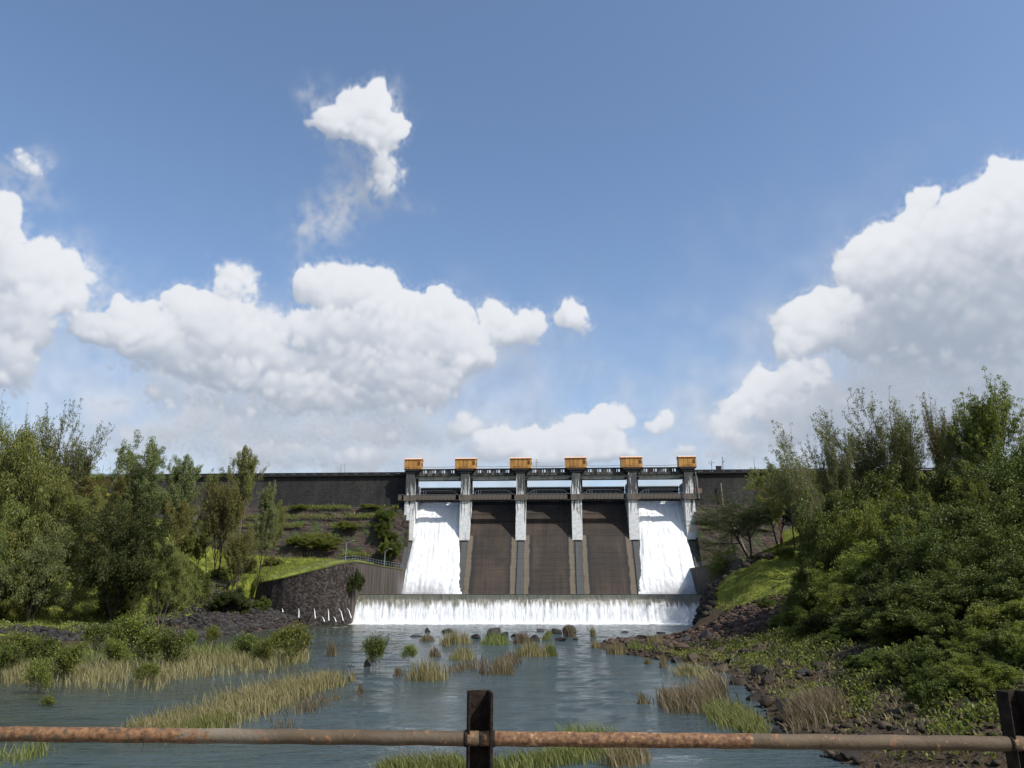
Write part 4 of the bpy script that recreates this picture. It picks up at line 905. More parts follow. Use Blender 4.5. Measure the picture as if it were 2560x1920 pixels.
def variant(key, segs, tips, **kw):
    tm = trunkmesh(segs); cm_ = crownmesh(tips, hash(key) % 1000 if False else sum(map(ord, key)), **kw)
    V = np.empty(len(cm_.vertices)*3, np.float32); cm_.vertices.foreach_get('co', V); V = V.reshape(-1, 3)
    VAR[key] = dict(trunk=tm, crown=cm_, top=float(np.percentile(V[:, 2], 99.7)), w=float(np.percentile(np.abs(V[:, 0]), 98)), n=len(V)//4)
# olive wattle-like trees (left bank)
for s in (1, 2, 3):
    sg, tp = skeleton(s, 10, 8.6, 3, (.75, .65, .7), (13, 6, 4), (.42, .5, .5), .05, .13, .05*(s-2), .016, .18)
    variant('olive%d' % s, sg, tp, per=62, rad=.27, ll=.155, lw=.052, droop=.35, clump=True)
sg, tp = skeleton(14, 10, 4.8, 3, (.8, .7, .7), (8, 7, 5), (.75, .55, .5), .03, .16, .35, .022, .22, multi=2, spread=.25); variant('round1', sg, tp, per=40, rad=.33, ll=.155, lw=.055, droop=.3, clump=True)
sg, tp = skeleton(15, 10, 5.2, 3, (.85, .7, .7), (8, 7, 5), (.72, .55, .5), .04, .16, -.1, .020, .15, multi=2, spread=.3); variant('round2', sg, tp, per=40, rad=.33, ll=.155, lw=.055, droop=.3, clump=True)
# vase shaped, nearly bare
for s in (5, 6, 7):
    sg, tp = skeleton(s, 10, 4.8, 3, (.50, .42, .45), (9, 7, 5), (.95, .55, .5), .13, .10, .08*(s-6), .016, .25, multi=2, spread=.22)
    variant('vase%d' % s, sg, tp, per=(6.0, 11, 24)[s-5], rad=.14, ll=.14, lw=.055, droop=.3, clump=True)
# airy upright with medium leaves
for s in (8, 9):
    sg, tp = skeleton(s, 10, 7.6, 3, (.6, .6, .6), (10, 6, 4), (.45, .5, .5), .09, .13, .06*(s-8.5), .013, .35)
    variant('airy%d' % s, sg, tp, per=34, rad=.22, ll=.15, lw=.052, droop=.45, clump=True)
# dense bright bush masses (right bank)
for s in (10, 11, 12):
    sg, tp = skeleton(s, 6, 3.1, 3, (.85, .75, .75), (7, 6, 5), (.72, .58, .55), .05, .15, 0, .014, .1, multi=4, spread=.75, nseg=4)
    variant('bush%d' % s, sg, tp, per=32, rad=.26, ll=.20, lw=.080, droop=.05, clump=True)
for s in (41, 42):                       # broad leafy crowns carried almost to the ground
    sg, tp = skeleton(s, 10, 4.6, 3, (.95, .8, .75), (8, 6, 5), (.72, .6, .5), .03, .15, .0, .018, .12, multi=3, spread=.55, nseg=4)
    variant('broad%d' % s, sg, tp, per=30, rad=.34, ll=.17, lw=.080, droop=.0, clump=True)
# umbrella thorn with layered crown
sg, tp = skeleton(21, 10, 5.2, 3, (.95, .8, .8), (9, 7, 5), (.95, .55, .5), .03, .12, -.1, .022, .45, flat=.75, multi=2, spread=.35); variant('umbrella', sg, tp, per=20, rad=.24, ll=.12, lw=.05, flatn=1, droop=.1)
# slender sapling shrubs standing in water
for s in (31, 32):
    sg, tp = skeleton(s, 2.5, 1.35, 2, (.6, .6), (6, 5), (.75, .6), .05, .16, 0, .010, .15, multi=4, spread=.40, nseg=4)
    variant('shrub%d' % s, sg, tp, per=10, rad=.13, ll=.15, lw=.06, droop=.1, updir=.2)

NT = [0]
def setmat(o, mt):
    if not o.data.materials: o.data.materials.append(mt)
    o.material_slots[0].link = 'OBJECT'; o.material_slots[0].material = mt
def plant(name, key, x, ytop, Y, lab, cat='tree', leaf=M_LOLIVE, bark=M_BARK, wscale=1.0, lean=(0, 0), rz=None, group=None, z=None, ybase=None, minh=1.5, w=None):
    P = W(x, ytop, Y); gz = tz1(P.x, Y) if z is None else z
    v = VAR[key]; hh = max(minh, P.z-gz); s = hh/v['top']; NT[0] += 1; wx_ = s*wscale if w is None else w/2*Y*1.02/F/v['w']; wx_ = max(.45*s, min(2.2*s, wx_))
    rz = rz if rz is not None else (NT[0]*2.399) % (2*PI)
    t = empty(name, (P.x-lean[0]*hh*.7, Y, gz-.05), 0, lab, cat, group)
    for part, mt in (('trunk', bark), ('crown', leaf)):
        o = link(part, v[part], None, t); setmat(o, mt)
        o.rotation_euler = (0, 0, rz); o.scale = (wx_, wx_, s)
    t.rotation_euler = (lean[1], lean[0], 0)
    return t
GL = 'trees on the left bank'; GR = 'trees and bushes of the dense thicket on the right bank'
T = plant
# ---- left bank
T('tree', 'vase5', 22, 998, 150, 'nearly bare tree against the sky at the left edge of the photo', leaf=M_LGREY, bark=M_BARKD, w=110)
T('tree', 'vase6', 165, 1003, 152, 'tall vase shaped sparse tree standing out against the sky on the left', leaf=M_LGREY, bark=M_BARKD, w=150)
T('tree', 'airy8', 228, 1128, 160, 'narrow dense tree just right of the vase shaped sparse tree', leaf=M_LGREEN, w=75)
T('tree', 'round2', 45, 1078, 122, 'broad olive green tree at the left edge with rounded top against the sky', leaf=M_LOLIVE, w=180)
T('tree', 'olive1', -60, 1090, 118, 'tall olive tree cut by the left edge of the frame', leaf=M_LOLIVE, w=170)
T('tree', 'olive2', 120, 1190, 125, 'olive tree below the vase shaped bare tree', leaf=M_LOLIVE, w=160)
T('tree', 'round1', 25, 1225, 118, 'wide olive tree low at the left edge above bright grass', leaf=M_LOLIVE, w=190)
T('tree', 'round1', 115, 1290, 124, 'big drooping olive tree at left with its dark trunk on the black rocks', leaf=M_LGREY, bark=M_BARKD, rz=1.0, w=235)
T('tree', 'olive3', 215, 1240, 136, 'hazy grey olive tree between the front left tree and the leaning tree', leaf=M_LGREY, w=170)
T('tree', 'olive1', 290, 1195, 158, 'brownish topped tree behind the leaning dark tree', leaf=M_LBROWN, w=150)
T('tree', 'round2', 370, 1240, 128, 'dark tree leaning right over the black rocks, left of the bare slope', leaf=M_LDARK, bark=M_BARKD, lean=(.26, 0), w=215)
T('tree', 'round1', 425, 1350, 126, 'lower olive tree hiding the right side of the leaning dark tree', leaf=M_LOLIVE, w=130)
T('tree', 'olive2', 385, 1097, 168, 'tallest leafy grey green tree rising above the left part of the dam wall', leaf=M_LGREY, w=125)
T('tree', 'airy9', 468, 1142, 172, 'slim airy tree in front of the dam wall right of the tallest leafy tree', leaf=M_LGREY, w=95)
T('tree', 'airy8', 330, 1160, 172, 'slim tree close on the left of the tallest leafy tree', leaf=M_LOLIVE, w=85)
T('tree', 'olive3', 190, 1165, 168, 'olive tree behind the left thicket near the end of the dam', leaf=M_LOLIVE, w=120)
T('tree', 'airy9', 440, 1250, 160, 'thin brown green tree between the tall leafy tree and the gap in the grass', leaf=M_LBROWN, w=80)
T('tree', 'vase7', 565, 1188, 168, 'multi stemmed brownish tree with a dark forked trunk on the grass slope', leaf=M_LBROWN, bark=M_BARKD, w=110)
T('tree', 'airy9', 628, 1120, 172, 'slender pale stemmed tree with a wispy top rising above the dam parapet', leaf=M_LOLIVE, bark=M_BARKP, w=75)
T('tree', 'airy8', 662, 1205, 168, 'leafy tree with dark straight trunk nearest the curved wing wall', leaf=M_LGREY, bark=M_BARKD, w=95)
T('tree', 'airy9', 532, 1290, 166, 'small tree at the left of the group in front of the dam wall', leaf=M_LOLIVE, bark=M_BARKD, w=60)
T('tree', 'vase7', 602, 1320, 163, 'short yellowish tree under the slender pale stemmed tree', leaf=M_LBROWN, w=80)
T('tree', 'airy8', 505, 1330, 168, 'small thin tree beside the stone patch on the grassy slope', leaf=M_LGREY, bark=M_BARKD, w=50)
T('tree', 'olive3', 440, 1215, 182, 'grey green tree between the tallest leafy tree and the wall foot', leaf=M_LGREY, w=75)
T('tree', 'round2', 300, 1240, 176, 'broad hazy tree filling the gap behind the leaning dark tree', leaf=M_LOLIVE, w=150)
T('tree', 'round1', 255, 1185, 190, 'brownish tree below the far left end of the dam parapet', leaf=M_LBROWN, w=110)
T('tree', 'airy9', 350, 1290, 190, 'thin brown leaved tree on the hill behind the leaning dark tree', leaf=M_LBROWN, w=90)
T('tree', 'round2', 95, 1150, 165, 'dark round tree beneath the vase shaped bare tree', leaf=M_LDARK, w=130)
T('tree', 'olive3', 5, 1130, 140, 'tall soft olive tree behind the left edge trees', leaf=M_LGREY, w=140)
T('tree', 'airy9', 690, 1250, 178, 'low thin tree between the straight dark trunk and the masonry slope', leaf=M_LOLIVE, w=50)
T('bush', 'bush11', 430, 1465, 146, 'green bush on the grass left of the round green bush', 'bush', M_LSHRUB, w=70)
T('bush', 'bush12', 545, 1415, 170, 'low bush under the group of trees near the dam slope', 'bush', M_LOLIVE, w=60)
T('bush', 'bush10', 615, 1395, 185, 'leafy bush at the foot of the slender trees', 'bush', M_LOLIVE, w=55)
T('bush', 'bush12', 475, 1330, 188, 'sunlit bush on the slope near the stone patch', 'bush', M_LSHRUB, w=50)
T('bush', 'bush10', 500, 1432, 152, 'round green bush alone on the bright grass slope', 'bush', M_LGREEN, w=60)
T('bush', 'bush11', 590, 1470, 150, 'large leaved dark bush at the edge of the black rocks', 'bush', M_LDARK, w=85)
T('bush', 'bush12', 652, 1492, 156, 'small bush at the foot of the left end of the curved wing wall', 'bush', M_LGREEN, w=45)
T('bush', 'bush11', 55, 1330, 130, 'sunny green bush on grass behind the left trees', 'bush', M_LSHRUB, w=110)
T('bush', 'bush10', 300, 1450, 134, 'olive undergrowth bush beneath the leaning dark tree', 'bush', M_LOLIVE, w=90)
T('bush', 'bush12', 20, 1440, 122, 'green bush near the black rocks at the left edge', 'bush', M_LSHRUB, w=90)
T('bush', 'bush12', 690, 1392, 192, 'leafy bush at the foot of the dam slope behind the wing wall', 'bush', M_LOLIVE, w=50)
# bushes growing on the ledges of the masonry slope
def ledge(x, y, v, wpx, hpx, lab, key='bush10', leaf=M_LSHRUB):
    u_, z_ = DU(x, y, v); V = VAR[key]; p = D(u_, v, z_); t = empty('ledge_shrub', p, 0, lab, 'shrub', 'shrubs growing on the ledges of the dam slope')
    s = hpx*.108/V['top']; w_ = wpx*.054/V['w']
    for part, mt in (('trunk', M_BARK), ('crown', leaf)):
        o = link(part, V[part], None, t); setmat(o, mt); o.scale = (w_, s*1.0, s); o.rotation_euler = (0, 0, 0)
ledge(800, 1366, -4.5, 95, 26, 'large mound shaped shrub in the middle of the masonry slope', 'bush11')
ledge(735, 1360, -4.5, 40, 20, 'low shrub left of the mound shaped shrub on the slope', 'bush12')
ledge(870, 1326, -2.5, 50, 22, 'spreading shrub on the upper ledge of the masonry slope', 'bush10')
ledge(745, 1272, .2, 45, 12, 'long low grass tuft where the upper wall meets the slope, left one', 'bush12')
ledge(925, 1272, .2, 50, 12, 'long low grass tuft where the upper wall meets the slope, right one', 'bush10')
ledge(962, 1300, -1.5, 42, 28, 'bushy sapling high on the slope beside the spillway shadow', 'bush11', M_LGREEN)
ledge(955, 1332, -2.8, 32, 30, 'dark green sapling below the bushy sapling near the spillway', 'bush12', M_LGREEN)
ledge(970, 1352, -4, 45, 26, 'sapling at mid height close to the spillway buttress', 'bush10', M_LGREEN)
ledge(987, 1388, -5.5, 30, 36, 'leafy shrub low beside the spillway buttress', 'bush11', M_LGREEN)
ledge(962, 1385, -6, 24, 36, 'thin shrub left of the lowest leafy shrub by the buttress', 'bush12', M_LSHRUB)
o = T('climbing_plant', 'bush12', 888, 1425, 167.0, 'climber hanging over the corner of the curved wing wall', 'climber', M_LDARK, z=W(888, 1480, 167).z, w=40)

# ---- right bank thicket
def Wd(n): return ('first', 'second', 'third', 'fourth', 'fifth', 'sixth', 'seventh', 'eighth', 'ninth')[n]
rows = [('rearmost', [(2150,1185,96,250),(2265,1190,94,230),(2370,1180,92,240),(2480,1165,90,250),(2585,1130,86,260)]),
        ('upper', [(2115,1275,90,170),(2205,1255,84,210),(2320,1250,80,240),(2440,1235,76,250),(2560,1215,72,260)]),
        ('middle', [(2080,1370,88,150),(2170,1350,78,190),(2275,1345,73,220),(2395,1330,68,240),(2515,1310,63,250)]),
        ('lower', [(2040,1455,88,130),(2125,1440,76,170),(2230,1440,68,210),(2350,1425,62,230),(2475,1405,57,240),(2590,1390,54,240)]),
        ('lowest', [(2010,1520,88,90),(2090,1525,76,130),(2190,1530,66,170),(2310,1520,57,180),(2430,1505,51,200),(2560,1490,47,220)])]
kk = 0
for rn, lst in rows:
    for q_, (x, y, Y, w_) in enumerate(lst):
        kk += 1; low = rn == 'lowest'
        T('broadleaf_tree' if not low else 'leafy_bush', ('broad41', 'broad42')[kk % 2] if not low else ('bush10', 'bush11', 'bush12')[kk % 3], x, y, Y, 'leafy green %s, %s from left in the %s rank of the right thicket' % ('bush' if low else 'tree', Wd(q_), rn),
          'bush' if low else 'tree', (M_LGREEN, M_LGREEN, M_LSHRUB, M_LDARK, M_LGREEN)[kk % 5], M_BARKD, w=w_*1.08, group=GR, minh=2.5)
for q_, (x, y, Y, w_) in enumerate([(2320,1600,46,150),(2420,1575,44,160),(2520,1560,42,170),(2600,1560,40,150),(2460,1660,38,120),(2130,1585,68,110)]):
    T('leafy_bush', ('bush11', 'bush12', 'bush10')[q_ % 3], x, y, Y, 'bright leafy bush before the right thicket, %s of the front rank' % Wd(q_), 'bush', (M_LGREEN, M_LSHRUB)[q_ % 2], w=w_, group='front bushes of the right thicket')
for k, (x, y, Y, w_, mt) in enumerate(((2175,1250,88,50,M_LSHRUB),(2300,1235,86,55,M_LOLIVE),(2440,1205,80,55,M_LSHRUB),(2120,1440,80,40,M_LSHRUB),(2370,1400,62,55,M_LSHRUB),(2230,1420,70,45,M_LOLIVE))):
    T('sapling', 'airy9', x, y, Y, 'light twiggy sapling poking out of the thicket, %s counted from the top' % Wd(k), 'sapling', mt, M_BARKP, w=w_, group='saplings poking out of the thicket')
# upper trees against the sky on the right
T('tree', 'vase6', 1965, 1048, 128, 'sparse tree leaning left across the end of the dam parapet', leaf=M_LGREY, bark=M_BARKP, lean=(-.38, 0), w=130)
T('tree', 'vase6', 2068, 1035, 132, 'thin crooked tree with tufted top right of the left leaning tree', leaf=M_LGREY, w=75)
T('tree', 'vase6', 2180, 985, 132, 'wide nearly bare tree with fine grey branches against the sky on the right', leaf=M_LGREY, bark=M_BARK, w=195)
T('tree', 'vase5', 2245, 1020, 136, 'bare branched tree close behind the wide bare tree', leaf=M_LBROWN, bark=M_BARK, w=95)
T('tree', 'vase6', 2330, 988, 128, 'sparse brown green tree left of the tallest tree on the right', leaf=M_LBROWN, bark=M_BARKD, w=100)
T('tree', 'vase7', 2440, 965, 118, 'tallest tree on the right with yellow green crown and dark branches', leaf=M_LSHRUB, bark=M_BARKD, w=180)
T('tree', 'vase6', 2380, 1010, 122, 'slim leafy tree touching the left of the tallest tree on the right', leaf=M_LOLIVE, w=75)
T('tree', 'round2', 2250, 1150, 134, 'dense dark green round tree beneath the bare trees', leaf=M_LDARK, w=130)
T('tree', 'round1', 2340, 1168, 126, 'brownish dead leaved tree among the bare trees on the right hill', leaf=M_LBROWN, w=120)
T('tree', 'airy9', 2120, 1165, 152, 'dark tree at the right end of the visible dam wall', leaf=M_LDARK, w=120)
T('tree', 'umbrella', 1862, 1232, 168, 'flat layered acacia in front of the right dam wall', leaf=M_LDARK, bark=M_BARKD, w=210)
T('tree', 'umbrella', 1935, 1215, 162, 'taller layered acacia behind the red trunked tree', leaf=M_LDARK, bark=M_BARKD, rz=2, w=150)
T('tree', 'umbrella', 1800, 1330, 172, 'low spreading acacia beside the right training wall', leaf=M_LOLIVE, bark=M_BARKD, rz=4, w=120)
T('tree', 'airy9', 1925, 1165, 148, 'tree with tall reddish bare trunk on top of the grassy mound', leaf=M_LOLIVE, bark=M_BARKR, lean=(-.12, 0), w=110)
T('tree', 'round1', 2035, 1165, 154, 'yellow brown leaved tree right of the two dark poles', leaf=M_LBROWN, bark=M_BARKP, lean=(-.22, 0), w=130)
T('tree', 'airy8', 2075, 1230, 148, 'leaning pale stemmed tree at the shoulder of the mound', leaf=M_LOLIVE, bark=M_BARKP, lean=(-.3, 0), w=90)
T('tree', 'vase7', 2000, 1250, 158, 'dark shaded tree behind the two dark poles', leaf=M_LDARK, bark=M_BARKD, w=110)
T('tree', 'vase5', 2510, 1120, 112, 'leafy green tree right of and below the tallest tree', leaf=M_LGREEN, w=130)
T('tree', 'round2', 2400, 1150, 116, 'dark green tree at the foot of the tallest tree', leaf=M_LDARK, w=120)
T('tree', 'round1', 2570, 1110, 104, 'green tree cut by the right edge of the frame', leaf=M_LGREEN, w=150)
T('tree', 'round2', 2180, 1150, 142, 'dark green tree under the wide nearly bare tree', leaf=M_LDARK, w=120)
T('bush', 'bush11', 2010, 1585, 80, 'low weedy bush between the mound foot and the thicket', 'bush', M_LSHRUB, w=80)
T('bush', 'bush10', 1950, 1560, 95, 'pale twiggy bush above the red rubble', 'bush', M_LSHRUB, w=60)
T('bush', 'bush12', 2080, 1640, 66, 'small bush on the grassy strip below the thicket', 'bush', M_LGREEN, w=80)
T('bush', 'bush10', 2180, 1690, 52, 'leafy weed bush at the lower right under the shade', 'bush', M_LGREEN, w=100)
T('bush', 'bush11', 2450, 1690, 38, 'low leafy bush near the right railing post', 'bush', M_LSHRUB, w=150)
T('bush', 'bush12', 2320, 1730, 38, 'small leafy bush behind the pipe near the right end', 'bush', M_LGREEN, w=120)
T('bush', 'bush10', 1962, 1366, 144, 'pale round bush right of the red trunk on the mound top', 'bush', M_LSHRUB, w=48)
T('bush', 'bush11', 2015, 1378, 138, 'low bush at the foot of the dark poles', 'bush', M_LGREEN, w=50)
T('bush', 'bush12', 2075, 1385, 128, 'bush where the mound meets the thicket', 'bush', M_LGREEN, w=80)
T('bush', 'bush11', 2030, 1440, 112, 'leafy bush hanging over the face of the grassy mound', 'bush', M_LGREEN, w=70)
T('bush', 'bush10', 1985, 1478, 108, 'yellow green bush on the face of the mound', 'bush', M_LSHRUB, w=40)
T('bush', 'bush12', 1920, 1505, 112, 'bush low at the foot of the mound above the red rocks', 'bush', M_LGREEN, w=45)
# two dark poles with cross bars
p = W(1988, 1386, 150); z0 = tz1(p.x, 150); t = empty('pole_frame', (p.x, 150, z0), 0, 'pair of tall dark poles joined by cross bars on the mound', 'pole frame'); z1 = W(1988, 1250, 150).z-z0
for dx in (0, 1.4): b = MB(); b.tube([(dx, 0, -.2), (dx, 0, z1)], .14, 6); b.obj('pole', M_BARKD, t)
b = MB(); b.box(-.2, 1.6, -.06, .06, z1-.5, z1-.3); b.box(-.1, 1.5, -.06, .06, z1-3.1, z1-2.95); b.obj('cross_bar', M_BARKD, t)

# ---- shrubs standing in the shallows
GS = 'shrubs standing in the shallow water on the left'
sh = [(60,1665,1572,1.2,'wide leafy shrub at the left edge of the flooded patch'),(25,1690,1600,1.0,'shrub cut by the left edge of the frame above the water'),(110,1735,1640,.9,'low shrub at the front left of the flooded patch'),(185,1700,1600,1.1,'yellow green shrub with reeds around it near the left'),
      (255,1625,1555,1.3,'round grey green shrub at the rear of the flooded patch'),(330,1640,1530,1.1,'tallest yellow green shrub of the flooded patch'),(385,1660,1560,1.2,'bushy shrub right beside the tallest yellow green shrub'),(430,1672,1565,.9,'upright shrub with dark stems near the patch middle'),
      (375,1708,1650,1.1,'small low shrub in front of the reeds'),(535,1612,1560,.9,'small sapling alone before the black rocks'),(625,1650,1580,1.2,'yellow leaved shrub among tall reeds'),(668,1665,1585,.9,'shrub with a forked stem at the right of the reeds'),
      (735,1655,1555,1.1,'round bright shrub at the right end of the flooded patch'),(940,1668,1583,1.0,'lone leafy shrub standing in open water left of the weir axis'),(1022,1652,1608,1.0,'smaller shrub in open water right of the lone leafy shrub'),
      (290,1665,1590,1.1,'shrub between the yellow green shrub and the tallest one'),(120,1668,1585,1.1,'leafy shrub second from the left edge'),(480,1625,1570,.8,'small light shrub near the edge of the black rocks'),(125,1765,1735,1.2,'half drowned twig shrub in front of the flooded patch'),(695,1640,1575,.9,'slim shrub squeezed beside the round bright shrub')]
for k, (x, yb, yt, ws, lab) in enumerate(sh):
    g_ = G(x, yb); T('water_shrub', ('shrub31', 'shrub32')[k % 2], x, yt, g_.y, lab, 'shrub', (M_LSHRUB, M_LGREEN, M_LSHRUB)[k % 3], wscale=ws*.78, z=-.1, group=GS if k not in (13, 14) else None, minh=.6)

# ---- reeds and grass
def blades(pts, h_, w_, seed, bend=.35):
    rg = np.random.default_rng(seed); n = len(pts); P = np.asarray(pts, float); a = rg.random(n)*2*PI; hh = h_*(.5+.7*rg.random(n)); d = np.stack([np.cos(a), np.sin(a), np.zeros(n)], 1)
    b2 = rg.random(n)*2*PI; side = np.stack([np.cos(b2), np.sin(b2)*.4, np.zeros(n)], 1)*(w_*(.6+.8*rg.random(n)))[:, None]/2
    up_ = np.array([0, 0, 1.]); k = (bend*hh*rg.random(n))[:, None]*d + (hh*bend*.5)[:, None]*np.array([-.8, .2, 0])*(.3+rg.random(n))[:, None]
    m1 = P+up_*hh[:, None]*.55+k*.3; tp_ = P+up_*hh[:, None]+k
    V = np.stack([P-side, P+side, m1+side*.8, tp_, m1-side*.8], 1).reshape(-1, 3); i = np.arange(n)*5
    tri_ = np.stack([np.stack([i, i+1, i+2], 1), np.stack([i, i+2, i+4], 1), np.stack([i+4, i+2, i+3], 1)], 1).reshape(-1, 3)
    return V, tri_
def tuft(x, y, wpx, hpx, lab, mat=None, n=None, k=[0], group='reed clumps standing in the river'):
    k[0] += 1; g_ = G(x, y); sc_px = g_.y/F*1.02; wd = wpx*sc_px; hh = hpx*sc_px; rg = np.random.default_rng(500+k[0]); n = n or int(90+wd*120)
    dep = max(.5, min(2.5, wd*.6)); q_ = np.stack([rg.uniform(-1, 1, n)*rg.random(n)**.6*wd*.52, rg.normal(0, dep*.4, n), np.full(n, -.08)], 1)
    V, tr = blades(q_, hh*1.25*np.exp(-(q_[:, 0]/(wd*.52))**4)*rg.uniform(.4, 1.1, n), .035+g_.y*.0004, 900+k[0]); o = link('reed_clump', npmesh('reed_clump', V, tr), mat or M_REED, loc=(g_.x, g_.y, 0)); tag(o, lab, 'reeds', group)
tf = [(1068,1602,40,14,'reddish reed clump at the left end of the boulder row',M_REEDB),(1140,1608,85,26,'wide green gold reeds left of the biggest river boulder',M_REED),(1118,1616,22,18,'narrow reeds below the wide green gold reeds',M_REED),(1240,1610,75,24,'reeds growing in front of the biggest river boulder',M_REEDG),
      (1308,1608,50,24,'brown tipped reeds right of the biggest river boulder',M_REEDB),(1330,1640,90,30,'broad golden reed bed below the boulder row',M_REED),(1378,1640,32,30,'dense bright tuft at the right end of the golden reed bed',M_REEDG),(1157,1648,68,26,'golden reed clump between the left boulders and the single bed',M_REED),
      (1088,1641,30,20,'small rusty reed clump left of the golden clump',M_REEDB),(1068,1698,105,42,'largest standing reed clump near the left water reflection',M_REED),(1258,1684,55,34,'grey brown thin reed clump in midstream',M_REEDB),(1206,1684,18,14,'tiny reed sprig left of the grey brown clump',M_REEDB),
      (1372,1590,22,14,'short reeds between the two right boulders',M_REEDG),(1425,1592,24,26,'thin reddish stalks before the right boulder',M_REEDB),(1484,1591,16,20,'small upright tuft alone right of the boulders',M_REED),(1490,1619,26,16,'low tuft left of the red rubble spit',M_REED),
      (1545,1634,55,24,'reeds at the tip of the rubble spit',M_REED),(1640,1628,60,34,'tall reeds behind black rocks on the rubble spit',M_REED),(1590,1632,50,26,'mixed reeds between spit tip and black rocks',M_REEDG),(1608,1758,28,22,'small dark reed clump in the right bright reflection',M_REEDB),
      (1365,1600,20,12,'tiny tuft behind the golden bed',M_REEDG),(1620,1660,22,14,'sparse reeds at the edge of the right reflection',M_REEDB),(1660,1668,20,24,'thin stalks by the right bank',M_REEDB),(995,1690,20,20,'sparse stalks left of the largest reed clump',M_REEDB),
      (880,1702,16,20,'tiny grassy sprig left of the largest reed clump',M_REED),(840,1750,20,14,'faint sprig beside the tip of the long reed island',M_REEDB),(918,1665,16,16,'stalks at the foot of the lone leafy shrub',M_REEDB),(520,1690,30,14,'short reeds in front of the flooded patch',M_REED),
      (830,1640,26,30,'dead stalks right of the flooded patch',M_REEDB),(900,1735,12,24,'three thin stalks in open water',M_REEDB)]
for (x, y, w_, h_, lab, mt) in tf: tuft(x, y, w_, h_, lab, mt)
def bed(name, path, halfw, hpx, n, lab, mat, seed, dens=None, z=-.05, kind='stuff', ground_z=False, keep=None):
    """reeds scattered along a path given in photo points on the water"""
    rg = np.random.default_rng(seed); P = []; seg = [math.dist(path[i], path[i+1]) for i in range(len(path)-1)]; tot = sum(seg)
    while len(P) < n:
        s = rg.random()*tot; i = 0
        while s > seg[i]: s -= seg[i]; i += 1
        t = s/seg[i]; x = path[i][0]+(path[i+1][0]-path[i][0])*t; y = path[i][1]+(path[i+1][1]-path[i][1])*t; hw = halfw[i]+(halfw[i+1]-halfw[i])*t
        y2 = y+rg.normal(0, .5)*hw; x2 = x+rg.normal(0, 1)*14
        if y2 < 1560: continue
        g_ = G(x2, y2)
        if vnoise(g_.x*.55+seed, g_.y*.28) < rg.random()*.95: continue
        P.append((g_.x, g_.y, z))
    P = np.array(P)
    if ground_z: P[:, 2] = tz(P[:, 0], P[:, 1])-.03
    hs = .72*hpx*(P[:, 1])/F; o_ = P.mean(0); V, tr = blades(P-o_, hs, .03+P[:, 1]*.00045, seed, .65); o = link(name, npmesh(name, V, tr), mat, loc=o_); tag(o, lab, 'reeds' if 'reed' in name else 'grass', kind=kind)
_b0 = blades
def blades(pts, h_, w_, seed, bend=.35):
    h_ = np.broadcast_to(np.asarray(h_, float), (len(pts),)); w_ = np.broadcast_to(np.asarray(w_, float), (len(pts),)); return _b0(pts, h_, w_, seed, bend)
bed('reed_bed', [(0,1690),(120,1690),(250,1690),(400,1682),(520,1672),(640,1660),(760,1648)], [20,28,34,34,26,24,14], 38, 5000, 'pale green and straw reeds of the flooded patch along the left bank', M_REED, 61)
bed('reed_bed', [(0,1660),(150,1650),(300,1650),(450,1640),(600,1632),(700,1630)], [22,26,26,18,16,12], 30, 3600, 'greener reeds behind the straw ones in the flooded patch', M_REEDG, 62)
bed('reed_bed', [(330,1838),(420,1815),(520,1795),(620,1770),(700,1742),(780,1722),(845,1708)], [16,26,36,38,30,18,7], 40, 9500, 'long golden reed island slanting across the near left water', M_REED, 63)
bed('reed_bed', [(400,1848),(500,1830),(580,1800)], [10,14,12], 40, 1800, 'greener lower fringe of the long reed island', M_REEDG, 64)
bed('reed_bed', [(700,1815),(760,1780),(820,1750)], [16,22,10], 30, 260, 'sparse drowned stalks right of the long reed island', M_REEDB, 65)
bed('reed_bed', [(1215,1690),(1300,1650),(1180,1668),(1130,1680)], [14,14,14,8], 24, 900, 'thin grey stalks scattered in midstream', M_REEDB, 66)
bed('reed_bed', [(1420,1868),(1470,1868),(1530,1866)], [10,14,10], 66, 800, 'green grass tussock showing above the rusty pipe', M_REEDG, 67)
bed('reed_bed', [(960,1930),(1020,1925),(1100,1922),(1165,1925)], [10,16,14,8], 46, 1500, 'grass tussock at the bottom left of the railing post', M_REEDG, 68)
bed('reed_bed', [(1235,1925),(1320,1915),(1400,1900),(1500,1890)], [8,16,16,12], 46, 1400, 'grass tussock at the bottom right of the railing post', M_REEDG, 69)
bed('reed_bed', [(1530,1915),(1570,1905),(1610,1905)], [8,16,10], 62, 500, 'brown green reeds right of the bottom grass tussock', M_REED, 70)
bed('reed_bed', [(1670,1765),(1730,1760),(1790,1745),(1800,1720)], [14,24,26,18], 52, 2600, 'brown reeds growing along the right shore', M_REEDB, 71)
bed('reed_bed', [(1780,1790),(1850,1800),(1900,1830)], [20,26,18], 44, 1900, 'green reeds along the near right shore', M_REEDG, 72)
bed('reed_bed', [(1690,1690),(1740,1680),(1790,1700)], [8,10,12], 36, 500, 'short dry reeds below the red rubble', M_REED, 73)
bed('reed_bed', [(0,1900),(40,1905),(120,1880)], [12,14,8], 50, 160, 'few green stalks at the bottom left below the pipe', M_REEDG, 74)
bed('reed_bed', [(1990,1815),(2050,1810),(2100,1800)], [20,26,18], 66, 2600, 'big brown dry grass tussock on the right bank', M_REEDB, 75, ground_z=True)
